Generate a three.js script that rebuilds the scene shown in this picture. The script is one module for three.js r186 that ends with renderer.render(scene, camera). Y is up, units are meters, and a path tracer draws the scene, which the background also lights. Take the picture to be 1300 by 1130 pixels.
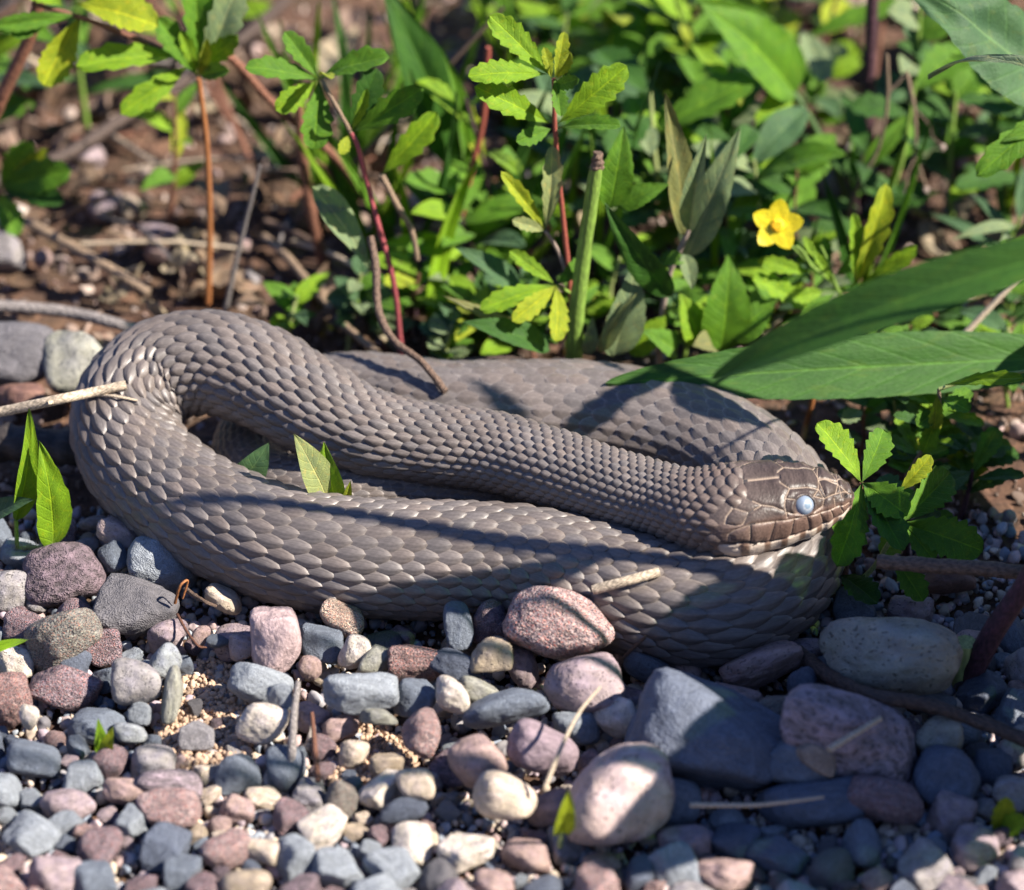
import * as THREE from 'three';
import { mergeGeometries } from 'three/addons/utils/BufferGeometryUtils.js';
import { ImprovedNoise } from 'three/addons/math/ImprovedNoise.js';

/* ---------- camera, sky, sun, exposure ---------- */
const scene = new THREE.Scene();
const PITCH = 35 * Math.PI / 180, DIST = 1.1, AIM = new THREE.Vector3(0, 0.02, 0);
const camera = new THREE.PerspectiveCamera(2 * Math.atan(0.113 / DIST) * 180 / Math.PI, 1300 / 1130, 0.05, 40);
camera.position.set(0, AIM.y + DIST * Math.sin(PITCH), DIST * Math.cos(PITCH));
camera.lookAt(AIM); camera.updateMatrixWorld(true);
camera.focus = DIST - 0.032; camera.userData.fStop = 9.0;

const SUN = new THREE.Vector3(1, 0.98, 0.27).normalize();
{ // clear blue sky with a paler, warmer horizon
  const W = 128, H = 64, d = new Float32Array(W * H * 4);
  for (let j = 0; j < H; j++) for (let i = 0; i < W; i++) {
    const el = ((j + 0.5) / H - 0.5) * Math.PI, k = (j * W + i) * 4;
    const t = Math.pow(Math.max(0, Math.sin(Math.abs(el))), 0.55);
    const c = [0.58 + (0.10 - 0.58) * t, 0.72 + (0.24 - 0.72) * t, 0.95 + (0.74 - 0.95) * t];
    for (let q = 0; q < 3; q++) d[k + q] = c[q] * (el < 0 ? 0.16 : 0.28);
    d[k + 3] = 1;
  }
  const sky = new THREE.DataTexture(d, W, H, THREE.RGBAFormat, THREE.FloatType);
  sky.mapping = THREE.EquirectangularReflectionMapping; sky.minFilter = sky.magFilter = THREE.LinearFilter; sky.needsUpdate = true;
  scene.background = sky; scene.environment = sky;
}
const sun = new THREE.DirectionalLight(new THREE.Color().setRGB(1, 0.93, 0.82), 5);
sun.position.copy(SUN).multiplyScalar(2); sun.target.position.set(0, 0, 0);
sun.castShadow = true; sun.shadow.mapSize.set(4096, 4096);
Object.assign(sun.shadow.camera, { left: -0.6, right: 0.6, top: 0.6, bottom: -0.6, near: 0.5, far: 4 });
scene.add(sun, sun.target);
const renderer = new THREE.WebGLRenderer({ antialias: true });
renderer.setSize(1024, 890); renderer.shadowMap.enabled = true;
renderer.toneMapping = THREE.LinearToneMapping; renderer.toneMappingExposure = 2.75;

/* ---------- helpers ---------- */
const V = (x, y, z) => new THREE.Vector3(x, y, z), MM = 0.001;
function rng(a) { return () => { a |= 0; a = a + 0x6D2B79F5 | 0; let t = Math.imul(a ^ a >>> 15, 1 | a); t = t + Math.imul(t ^ t >>> 7, 61 | t) ^ t; return ((t ^ t >>> 14) >>> 0) / 4294967296; }; }
const pn = new ImprovedNoise(), noise = (x, y, z) => pn.noise(x + 31.7, y + 17.3, z + 5.1);
const clamp = (x, a = 0, b = 1) => Math.min(b, Math.max(a, x)), mix = (a, b, t) => a + (b - a) * t;
const sstep = (a, b, x) => { const t = clamp((x - a) / (b - a)); return t * t * (3 - 2 * t); };
function ray(px, py) { return V((px / 1300) * 2 - 1, 1 - (py / 1130) * 2, 0.5).unproject(camera).sub(camera.position).normalize(); }
function G(px, py, h = 0) { const r = ray(px, py), t = (h * MM - camera.position.y) / r.y; return camera.position.clone().addScaledVector(r, t); }   // on the level h mm above the ground
function Z(px, py, z) { const r = ray(px, py), t = (z * MM - camera.position.z) / r.z; return camera.position.clone().addScaledVector(r, t); }        // on the upright plane z mm
function toPx(p) { const q = p.clone().project(camera); return [(q.x + 1) * 650, (1 - q.y) * 565]; }
const VIEW = V(0, Math.sin(PITCH), Math.cos(PITCH)), IUP = V(0, Math.cos(PITCH), -Math.sin(PITCH)), IRT = V(1, 0, 0);
const used = {};
function numbered(n) { used[n] = (used[n] || 0) + 1; return used[n] === 1 ? n : `${n}_${String(used[n] - 1).padStart(3, '0')}`; }
function tag(o, label, category, group, kind) { o.userData = { label, category }; if (group) o.userData.group = group; if (kind) o.userData.kind = kind; return o; }
function mesh(name, geo, mat, parent) { const m = new THREE.Mesh(geo, mat); m.name = parent ? name : numbered(name); m.castShadow = m.receiveShadow = true; (parent || scene).add(m); return m; }
function thing(name, label, category, group, at = V(0, 0, 0)) { const g = new THREE.Group(); g.name = numbered(name); g.position.copy(at); scene.add(g); return tag(g, label, category, group); }
function local(geo, g) { geo.translate(-g.position.x, -g.position.y, -g.position.z); return geo; }
const lin = (r, g, b) => new THREE.Color().setRGB(r, g, b);
function dataTex(W, H, f, srgb = true) {
  const d = new Uint8Array(W * H * 4);
  for (let j = 0; j < H; j++) for (let i = 0; i < W; i++) { const c = f((i + 0.5) / W, (j + 0.5) / H), k = (j * W + i) * 4; for (let q = 0; q < 3; q++) d[k + q] = clamp(c[q]) * 255; d[k + 3] = 255; }
  const t = new THREE.DataTexture(d, W, H); t.wrapS = t.wrapT = THREE.RepeatWrapping; t.magFilter = THREE.LinearFilter; t.minFilter = THREE.LinearMipmapLinearFilter; t.generateMipmaps = true;
  if (srgb) t.colorSpace = THREE.SRGBColorSpace; t.needsUpdate = true; return t;
}
function grid(nu, nv, f, uvf) {           // open surface of (nu+1) x (nv+1) points
  const P = [], uv = [], idx = [];
  for (let j = 0; j <= nv; j++) for (let i = 0; i <= nu; i++) { const p = f(i / nu, j / nv); P.push(p.x, p.y, p.z); const t = uvf ? uvf(i / nu, j / nv) : [i / nu, j / nv]; uv.push(t[0], t[1]); }
  for (let j = 0; j < nv; j++) for (let i = 0; i < nu; i++) { const a = j * (nu + 1) + i; idx.push(a, a + 1, a + nu + 2, a, a + nu + 2, a + nu + 1); }
  const g = new THREE.BufferGeometry(); g.setAttribute('position', new THREE.Float32BufferAttribute(P, 3)); g.setAttribute('uv', new THREE.Float32BufferAttribute(uv, 2)); g.setIndex(idx); g.computeVertexNormals(); return g;
}
function tube(pts, r, taper = 1, seg = 24, rad = 9, wob = 0, seed = 1) {   // tapered, closed, slightly uneven stem
  const c = new THREE.CatmullRomCurve3(pts, false, 'centripetal'), fr = c.computeFrenetFrames(seg, false), R = r * MM;
  const body = grid(rad, seg, (u, v) => {
    const k = Math.round(v * seg), p = c.getPointAt(v), a = u * Math.PI * 2;
    const rr = R * mix(1, taper, v) * (1 + wob * noise(Math.cos(a) * 0.8 + seed * 7, Math.sin(a) * 0.8, v * seg * 0.45)) * (v === 0 || v === 1 ? 0.92 : 1);
    return p.addScaledVector(fr.normals[k], Math.cos(a) * rr).addScaledVector(fr.binormals[k], Math.sin(a) * rr);
  }, (u, v) => [u, v * c.getLength() / (R * 6.28)]);
  const cap = (v, k) => { const g = grid(rad, 1, (u, w) => { const a = u * Math.PI * 2 * (k ? 1 : -1), rr = R * mix(1, taper, v) * 0.92 * (1 - w) * (1 + wob * noise(Math.cos(a) * 0.8 + seed * 7, Math.sin(a) * 0.8, v * seg * 0.45)); return c.getPointAt(v).addScaledVector(fr.normals[k], Math.cos(a) * rr).addScaledVector(fr.binormals[k], Math.sin(a) * rr); }); return g; };
  return mergeGeometries([body, cap(0, 0), cap(1, seg)]);
}

/* ---------- ground ---------- */
const soilTex = dataTex(512, 512, (u, v) => {
  const n = (f, s) => { const a = u * f, b = v * f, w = (x, y) => noise(x, y, s); const bx = u, by = v; return w(a, b) * (1 - bx) * (1 - by) + w(a - f, b) * bx * (1 - by) + w(a, b - f) * (1 - bx) * by + w(a - f, b - f) * bx * by; };
  const t = 0.62 + 0.30 * n(7, 1) + 0.25 * n(23, 2) + 0.28 * n(70, 3);
  return [t, t * 0.86 + 0.06 * n(11, 9), t * 0.74];
});
const soil = new THREE.MeshStandardMaterial({ color: lin(0.22, 0.16, 0.13), map: soilTex, roughness: 1, bumpMap: soilTex, bumpScale: 0.0015 });
function groundH(x, z) { return (-4.5 + 1.6 * noise(x * 14, z * 14, 1) + 0.9 * noise(x * 55, z * 55, 4)) * MM; }
{
  const near = grid(150, 150, (u, v) => { const x = (u - 0.5) * 1.2, z = (v - 0.5) * 1.2 - 0.05; return V(x, groundH(x, z), z); }, (u, v) => [u * 12, v * 12]);
  const out = grid(48, 8, (u, v) => { const a = u * Math.PI * 2, k = 0.58 * Math.pow(60, v) / Math.max(Math.abs(Math.cos(a)), Math.abs(Math.sin(a))); return V(Math.cos(a) * k, -0.006, -Math.sin(a) * k - 0.05); }, (u, v) => [u * 60, v * 30]);
  const g = mesh('ground', mergeGeometries([near, out]), soil); g.userData = { kind: 'structure', label: 'brown gritty soil under the pebbles and plants', category: 'ground' };
}

/* ---------- the snake ---------- */
// px, py: where the photograph shows the middle of the body; h: height of that middle (mm); R: body radius (mm)
const PATH = [
  [1084, 629, 36.5, 0], [1040, 633, 36.3, 0], [980, 640, 36, 0], [925, 647, 35, 0], [880, 645, 33, 8.6], [835, 634, 31, 8.6], [780, 619, 29.5, 8.8], [700, 594, 28, 9.2],
  [620, 572, 27, 9.3], [540, 562, 26.5, 9.5], [465, 548, 27, 10.3], [392, 513, 29.5, 11.4], [325, 476, 32, 12.2], [262, 460, 32, 12.4], [200, 474, 29, 12.6],
  [162, 520, 24, 12.9], [170, 575, 18, 13.2], [218, 624, 14.5, 13.5], [285, 664, 14, 13.8], [360, 692, 14, 14], [450, 707, 14, 14.1], [550, 711, 14.2, 14.1], [650, 716, 14.4, 14.2],
  [750, 738, 14, 14.4], [840, 762, 13.6, 14.6], [915, 764, 13.6, 14.8], [970, 735, 13.8, 15], [993, 680, 14, 15.2], [970, 622, 14.5, 15.2], [910, 574, 14.8, 15.2], [830, 545, 14.8, 15.1],
  [740, 530, 14.5, 14.8], [650, 526, 13.8, 14.2], [560, 522, 12.6, 13.4], [470, 505, 11, 12], [395, 505, 9.5, 10.6], [330, 545, 8.6, 9.6], [318, 600, 8.2, 9], [370, 622, 10.5, 9],
  [440, 622, 12.5, 9], [520, 622, 12.5, 8.8], [600, 628, 11, 8.3], [680, 642, 8, 7.2], [760, 665, 4.6, 5.2], [820, 690, 3, 3.4]];
const snakePts = PATH.map(p => G(p[0], p[1], p[2]));
const HEADLEN = 40 * MM;
const SN = (() => {
  const c = new THREE.CatmullRomCurve3(snakePts, false, 'centripetal'), N = 6000, raw = []; let L = 0, prev = null;
  for (let i = 0; i <= N; i++) { const u = i / N, p = c.getPoint(u); if (prev) L += p.distanceTo(prev); prev = p; raw.push([L, p, u * (PATH.length - 1)]); }
  const step = 0.25 * MM, M = Math.floor(L / step), pos = [], ix = []; let k = 0;
  for (let m = 0; m <= M; m++) { const s = m * step; while (k < N - 1 && raw[k + 1][0] < s) k++; const t = clamp((s - raw[k][0]) / (raw[k + 1][0] - raw[k][0])); pos.push(raw[k][1].clone().lerp(raw[k + 1][1], t)); ix.push(mix(raw[k][2], raw[k + 1][2], t)); }
  const T = [], U = [], B = [];
  for (let m = 0; m <= M; m++) { const t = pos[Math.min(M, m + 3)].clone().sub(pos[Math.max(0, m - 3)]).normalize(), u = V(0, 1, 0).addScaledVector(t, -t.y).normalize(); const b = u.clone().cross(t), ro = 10 * Math.PI / 180 * (1 - sstep(0.038, 0.085, m * step)); T.push(t); U.push(u.clone().multiplyScalar(Math.cos(ro)).addScaledVector(b, Math.sin(ro))); B.push(b.clone().multiplyScalar(Math.cos(ro)).addScaledVector(u, -Math.sin(ro))); }
  const R = ix.map(i => { const a = Math.floor(i), f = i - a, r = q => PATH[clamp(q, 0, PATH.length - 1)][3] || 8.6; return mix(r(a), r(a + 1), f * f * (3 - 2 * f)) * MM; });
  return { step, M, L: M * step, pos, ix, T, U, B, R };
})();
const prof = (tab, x) => { let i = 0; while (i < tab.length - 2 && tab[i + 1][0] < x) i++; const [x0, a] = tab[i], [x1, b] = tab[i + 1], t = clamp((x - x0) / (x1 - x0)); return mix(a, b, t * t * (3 - 2 * t)); };
const HEADA = [[0, 0.6], [1.2, 3.0], [4, 5.4], [8, 7.3], [13, 8.9], [20, 10.6], [29, 11.9], [36, 10.6], [45, 8.9], [54, 8.6]];
const HEADB = [[0, 0.5], [1.2, 3.0], [4, 5.0], [8, 6.8], [13, 8.2], [20, 9.2], [29, 9.6], [36, 9.0], [45, 8.5], [54, 8.4]];
function surf(s, th, off, out) {       // a point on the skin: s metres from the snout, th radians from the spine
  const x = clamp(s / SN.step, 0, SN.M - 0.001), m = Math.floor(x), f = x - m, n = m + 1;
  const smm = s / MM; let a, b, e = 1, R = mix(SN.R[m], SN.R[n], f);
  a = R * 1.03; b = R * 0.97;
  if (smm < 54) { const k = sstep(44, 54, smm); a = mix(prof(HEADA, smm) * MM, a, k); b = mix(prof(HEADB, smm) * MM, b, k); e = mix(0.80, 1, sstep(26, 46, smm)); }
  const c0 = Math.cos(th), s0 = Math.sin(th), cc = Math.sign(c0) * Math.pow(Math.abs(c0), e), ss = Math.sign(s0) * Math.pow(Math.abs(s0), e);
  const A = ss * (a + off), Bb = cc * (b + off);
  const p = SN.pos, u = SN.U, v = SN.B;
  out.x = mix(p[m].x, p[n].x, f) + A * mix(v[m].x, v[n].x, f) + Bb * mix(u[m].x, u[n].x, f);
  out.y = mix(p[m].y, p[n].y, f) + A * mix(v[m].y, v[n].y, f) + Bb * mix(u[m].y, u[n].y, f);
  out.z = mix(p[m].z, p[n].z, f) + A * mix(v[m].z, v[n].z, f) + Bb * mix(u[m].z, u[n].z, f);
  return out;
}
// which point of the skin lies under a pixel of the head close-up (corner 820,540, 4.333 times enlarged)
const headGrid = []; { const o = V(); for (let s = 0.2; s < 42; s += 0.3) for (let t = -75; t < 150; t += 1.5) { surf(s * MM, t * Math.PI / 180, 0, o); const q = toPx(o); headGrid.push([q[0], q[1], s, t, o.clone().sub(camera.position).lengthSq()]); } }
function headAt(zx, zy) { const px = 820 + zx / 4.333, py = 540 + zy / 4.333; let best = null, bd = 1e9; for (const g of headGrid) { const d = (g[0] - px) ** 2 + (g[1] - py) ** 2 + (g[4] - 1.0) * 40; if (d < bd) { bd = d; best = g; } } return [best[2], best[3]]; }
const SUTURE = [
  [[738, 314], [790, 347], [880, 338], [950, 354]], [[950, 354], [945, 295], [948, 235]], [[948, 300], [1050, 305], [1120, 312]],
  [[1050, 262], [1055, 305], [1043, 378]], [[1043, 378], [1110, 365]], [[952, 350], [985, 402], [1043, 378]], [[985, 402], [975, 445], [925, 480]], [[1035, 400], [1045, 450]],
  [[790, 347], [772, 390], [762, 440], [776, 505]], [[520, 380], [578, 410], [635, 442], [700, 448], [762, 470]], [[540, 318], [522, 380], [490, 395], [480, 455], [570, 482], [635, 442]],
  [[570, 482], [540, 545]], [[480, 455], [440, 500], [436, 540], [500, 552], [540, 545]], [[455, 602], [485, 573], [580, 545], [700, 530], [812, 516], [885, 500], [960, 482], [1020, 463], [1070, 442], [1120, 425]],
  [[580, 545], [574, 642]], [[710, 530], [686, 634]], [[814, 518], [800, 604]], [[888, 502], [900, 574]], [[958, 484], [975, 543]], [[1018, 464], [1032, 508]], [[1068, 444], [1086, 482]],
  [[455, 602], [462, 640], [574, 642]], [[765, 402], [815, 408]], [[770, 478], [828, 488]], [[925, 390], [985, 402]], [[590, 665], [640, 640]], [[500, 680], [530, 645]], [[930, 385], [952, 352]]];
const MOUTH = [[430, 655], [520, 650], [600, 648], [700, 638], [800, 606], [900, 576], [1000, 532], [1090, 482], [1132, 440]];
const toST = L => L.map(q => headAt(q[0], q[1]));
const sutST = SUTURE.map(toST), mouthST = toST(MOUTH), eyeST = headAt(870, 441), nosST = headAt(1100, 388);
function segD(x, y, L, w) { let d = 1e9; for (let i = 0; i + 1 < L.length; i++) { const ax = L[i][0], ay = L[i][1] * w, bx = L[i + 1][0] - ax, by = L[i + 1][1] * w - ay, t = clamp(((x - ax) * bx + (y - ay) * by) / (bx * bx + by * by + 1e-9)); d = Math.min(d, Math.hypot(x - ax - bx * t, y - ay - by * t)); } return d; }
function mouthTheta(s) { for (let i = 0; i + 1 < mouthST.length; i++) { const a = mouthST[i], b = mouthST[i + 1]; if ((s - a[0]) * (s - b[0]) <= 0) return mix(a[1], b[1], (s - a[0]) / (b[0] - a[0] + 1e-9)); } return s > mouthST[0][0] ? mouthST[0][1] : mouthST[mouthST.length - 1][1]; }

const snake = thing('snake', 'coiled grey brown snake with keeled scales and a pale blue eye', 'snake', null, V(snakePts[21].x, 0, snakePts[21].z));
{
  const P = [], C = [], UV = [], I = []; const o = V();
  const put = (p, c, u = 0.5, v = 0.02) => { P.push(p.x, p.y, p.z); C.push(c[0], c[1], c[2]); UV.push(u, v); };
  // head: smooth skin with plates, sutures, lips and a mouth line
  const NS = 330, NT = 300, base0 = 0, HL = 36;
  for (let i = 0; i <= NS; i++) {
    const s = HL * Math.pow(i / NS, 1.15), mt = mouthTheta(s), rad = prof(HEADA, s) * 0.5 + prof(HEADB, s) * 0.5, w = rad * Math.PI / 180;
    for (let j = 0; j <= NT; j++) {
      const th = (j / NT * 2 - 1) * 180, ta = Math.abs(th);
      let d = 1e9; for (const L of sutST) d = Math.min(d, segD(s, ta * w, L, w), segD(s, -ta * w, L, w)); if (s > 12.5 && s < 27) d = Math.min(d, s > 18.5 ? ta * w : 9);
      const dm = segD(s, ta * w, mouthST, w), de = Math.hypot(s - eyeST[0], (ta - eyeST[1]) * w), dn = Math.hypot(s - nosST[0], (ta - nosST[1]) * w);
      const n1 = noise(s * 1.3, th * 0.06, 3), n2 = noise(s * 5, th * 0.3, 7), n3 = noise(s * 2.2, th * 0.5, 11);
      let h = -0.26 * Math.exp(-((d / 0.14) ** 2)) + 0.22 * sstep(0, 1.1, d) - 0.42 * Math.exp(-((dm / 0.22) ** 2)) + 0.05 * n2 + 0.04 * n3;
      h += -1.0 * Math.exp(-((de / 2.3) ** 4)) + 0.35 * Math.exp(-(((de - 2.9) / 0.5) ** 2)) - 0.9 * Math.exp(-((dn / 0.55) ** 2));
      surf(s * MM, th * Math.PI / 180, h * MM, o);
      let c = [0.060 + 0.03 * n1, 0.042 + 0.022 * n1, 0.036 + 0.02 * n1];
      const k = 1 + 0.55 * n2 * 0.6 + 0.4 * n3; c = c.map(q => q * k);
      const low = sstep(52, 66, ta); c = [mix(c[0], 0.17 * k, low * 0.75), mix(c[1], 0.105 * k, low * 0.75), mix(c[2], 0.082 * k, low * 0.75)];
      const back = sstep(20, 33, s) * (1 - 0.3 * low); c = [mix(c[0], 0.20 * k, back * 0.5), mix(c[1], 0.155 * k, back * 0.5), mix(c[2], 0.135 * k, back * 0.5)];
      const lip = ta > mt ? 1 : 0; if (lip) { const bar = sstep(0.1, 0.25, Math.abs(((s * 0.22 + 0.3) % 1) - 0.5)); c = [mix(0.2, 0.56, bar), mix(0.125, 0.46, bar), mix(0.09, 0.38, bar)]; }
      const pale = Math.exp(-((d / 0.115) ** 2)) * (lip ? 0.3 : 0.8); c = [mix(c[0], 0.50, pale), mix(c[1], 0.38, pale), mix(c[2], 0.29, pale)];
      if (dm < 0.2) c = [0.06, 0.035, 0.03];
      if (dn < 0.6) c = [0.015, 0.012, 0.012];
      put(o, c);
    }
  }
  for (let i = 0; i < NS; i++) for (let j = 0; j < NT; j++) { const a = i * (NT + 1) + j, b = a + NT + 1; I.push(a, b + 1, a + 1, a, b, b + 1); }
  // bare skin between the scales
  const b1 = P.length / 3, NB = 52, st = 0.8, nS = Math.floor((SN.L / MM - 26) / st);
  for (let i = 0; i <= nS; i++) for (let j = 0; j <= NB; j++) { const s = 26 + i * st, tail = sstep(SN.L / MM, SN.L / MM - 12, s); surf(s * MM, (j / NB * 2 - 1) * Math.PI, -0.62 * MM * (s < 40 ? sstep(25, 33, s) * 1.2 : 1) - (1 - tail) * 1.5 * MM, o); put(o, [0.062, 0.054, 0.052]); }
  for (let i = 0; i < nS; i++) for (let j = 0; j < NB; j++) { const a = b1 + i * (NB + 1) + j, b = a + NB + 1; I.push(a, b + 1, a + 1, a, b, b + 1); }
  // keeled scales in 25 overlapping rows, free end towards the tail
  const ROWS = 25, DT = 12.2 * Math.PI / 180, NA = 9, NW = 8, rnd = rng(77), DS = 0.385;
  // per path point: how loose the scales lie (gaps), how domed they are, how pale their rims
  const LOOSE = i => i < 14 ? 0.25 : i < 18 ? mix(0.25, 0.1, (i - 14) / 4) : i < 21 ? 0.15 : i < 24 ? mix(0.15, 0.9, (i - 21) / 3) : i < 27 ? 0.8 : i < 30 ? 0.3 : 0.15;
  const DOME = i => i < 13 ? 1.55 : i < 17 ? mix(1.55, 0.9, (i - 13) / 4) : i < 24 ? 0.95 : i < 28 ? mix(1.15, 0.5, (i - 24) / 4) : 0.38;
  const RIM = i => i < 14 ? 0.25 : i < 20 ? mix(0.25, 0.45, (i - 14) / 6) : i < 25 ? 0.22 : i < 28 ? 0.5 : 0.95;
  const NECK = s => prof([[30, 0.72], [62, 0.82], [130, 1.2], [230, 1.2], [330, 1.06], [470, 1.0], [800, 1.0]], s);
  const qs = [0]; for (let m = 1; m <= SN.M; m++) qs.push(qs[m - 1] + SN.step / (DS * NECK(m * SN.step / MM) * Math.max(SN.R[m], 2.5 * MM)));
  let m = 0; const S0 = q => { while (m < SN.M && qs[m] < q) m++; return m * SN.step; };
  const starts = []; const Q0 = qs[Math.floor(26 * MM / SN.step)];
  for (let q = Q0; q < qs[SN.M] - 1; q += 0.5) starts.push([S0(q), Math.round((q - Q0) * 2)]);
  for (const [s, n] of starts) {
    const mm = Math.min(SN.M, Math.round(s / SN.step)), R = SN.R[mm], ix = SN.ix[mm], ds = DS * R * NECK(s / MM), loose = LOOSE(ix), dome = DOME(ix), rim = RIM(ix), smm = s / MM;
    for (let r = 0; r < ROWS; r++) {
      if ((r + n) % 2) continue;
      const th0 = (r - 12) * DT, tz = Math.abs(th0) * 180 / Math.PI;
      if (smm < 26.6 + 5.0 * sstep(14, 40, tz) && smm < 60) continue;
      const small = mix(0.8, 1, sstep(28, 60, smm)), side = sstep(95, 140, tz);
      const L = ds * mix(1.62, 1.28, loose) * (1 + 0.06 * (rnd() - 0.5)) * small * mix(1, 1.1, side), W = DT * mix(0.95, 0.82, loose) * (1 + 0.05 * (rnd() - 0.5)) * mix(1, 1.12, side);
      const lift = (ix > 28 ? 0.6 : 1) * R * (0.030 + 0.02 * rnd()) * mix(1, 1.15, loose), dz = R * 0.052 * dome, tone = (0.86 + 0.28 * rnd()) * (1 + 0.16 * noise(smm * 0.06, th0 * 1.2, 2)), hue = (rnd() - 0.5) * 0.08, yaw = (rnd() - 0.5) * 0.05;
      const cb = (nk => [mix(0.157, 0.140, nk) * tone * (1 + hue), mix(0.133, 0.104, nk) * tone, mix(0.123, 0.090, nk) * tone * (1 - hue)])(1 - sstep(28, 52, smm)), v0 = P.length / 3;
      for (let a = 0; a <= NA; a++) for (let b = 0; b <= NW; b++) {
        const A = a / NA, Bq = b / NW * 2 - 1;
        // oval outline, blunt at the root, rounded-pointed at the free end
        const wA = A < 0.5 ? mix(0.62, 1, Math.sin(A * Math.PI)) : Math.pow(Math.max(0, 1 - Math.pow((A - 0.5) / 0.5, 1.9)), 0.72);
        const x = Bq * Math.max(wA, 0.015);
        const keel = Math.exp(-((Bq / 0.16) ** 2)) * sstep(0.02, 0.3, A) * (1 - sstep(0.88, 1, A));
        const edge = 1 - Math.pow(Math.abs(Bq), 2.2), end = 1 - sstep(0.78, 1.0, A) * 0.62;
        const off = -R * 0.035 + lift * A * 1.35 + dz * edge * end * Math.sin(Math.min(1, A * 1.5) * Math.PI * 0.5) * 1.25 + keel * R * 0.017;
        surf(s + (A - 0.4) * L, th0 + x * W * 0.94 + yaw * (A - 0.4), off, o);
        const rm = Math.max(sstep(0.72, 0.98, Math.abs(Bq)) * sstep(0.3, 0.5, A), sstep(0.86, 0.98, A)) * rim, kk = 1 + keel * 0.10;
        put(o, [mix(cb[0] * kk, 0.50, rm * 0.62), mix(cb[1] * kk, 0.44, rm * 0.62), mix(cb[2] * kk, 0.40, rm * 0.62)], b / NW, A);
      }
      for (let a = 0; a < NA; a++) for (let b = 0; b < NW; b++) { const p = v0 + a * (NW + 1) + b, q = p + NW + 1; I.push(p, q + 1, p + 1, p, q, q + 1); }
    }
  }
  for (let i = 0; i < P.length; i += 3) { P[i] -= snake.position.x; P[i + 2] -= snake.position.z; }
  const g = new THREE.BufferGeometry(); g.setAttribute('position', new THREE.Float32BufferAttribute(P, 3)); g.setAttribute('color', new THREE.Float32BufferAttribute(C, 3)); g.setAttribute('uv', new THREE.Float32BufferAttribute(UV, 2)); g.setIndex(I); g.computeVertexNormals();
  const striae = dataTex(128, 128, (u, v) => { const x = (u - 0.5) * (1.2 - 0.5 * v); const t = 0.90 + 0.14 * noise(x * 34, v * 2.2, 1) + 0.10 * noise(u * 9, v * 9, 5); return [t, t, t]; });
  mesh('body', g, new THREE.MeshPhysicalMaterial({ vertexColors: true, map: striae, bumpMap: striae, bumpScale: 0.00006, roughness: 0.44, specularIntensity: 0.9 }), snake);
  console.log('snake length mm', SN.L / MM, 'tris', I.length / 3);
  // eye: clouded, pale blue, with a paler ring round the pupil
  const eyeTex = dataTex(256, 128, (u, v) => { const r = (1 - v) * 180; const n = noise(Math.cos(u * 6.28) * 3, Math.sin(u * 6.28) * 3, v * 9) * 0.05; const ring = Math.exp(-(((r - 21) / 5) ** 2)), pup = 1 - sstep(13, 18, r); return [mix(mix(0.45, 0.60, ring), 0.41, pup) + n, mix(mix(0.50, 0.62, ring), 0.48, pup) + n, mix(mix(0.57, 0.65, ring), 0.55, pup) + n]; });
  for (const sd of [1, -1]) {
    const et = (eyeST[1] + (sd < 0 ? 22 : 0)) * Math.PI / 180 * sd, c = surf(eyeST[0] * MM, et, (sd < 0 ? -2.3 : -1.6) * MM, V()), q = surf(eyeST[0] * MM, et, 3 * MM, V()).sub(c).normalize();
    const eg = new THREE.SphereGeometry(2.8 * MM, 48, 32); const e = mesh('eye', eg, new THREE.MeshPhysicalMaterial({ map: eyeTex, roughness: 0.45, clearcoat: 0.2, clearcoatRoughness: 0.2 }), snake);
    const look = q.clone().add(V(0.28, 0, 0)).normalize(); e.quaternion.setFromUnitVectors(V(0, 1, 0), look); e.position.copy(c).sub(snake.position);
    e.userData.label = 'clouded pale blue eye';
  }
}
// the skin point that a pixel shows, for things that lie on the snake
const skinPts = []; { const o = V(); for (let s = 30; s < SN.L / MM - 5; s += 1) for (let t = -110; t <= 110; t += 5) { surf(s * MM, t * Math.PI / 180, 0.4 * MM, o); const q = toPx(o); skinPts.push([q[0], q[1], o.clone(), o.distanceTo(camera.position)]); } }
function onSnake(px, py) { let best = null, bd = 1e9; for (const k of skinPts) { const d = Math.hypot(k[0] - px, k[1] - py); if (d < 9) { const sc = k[3] * 1000 + d * 1.2; if (sc < bd) { bd = sc; best = k[2]; } } } return best || G(px, py, 20); }

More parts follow.
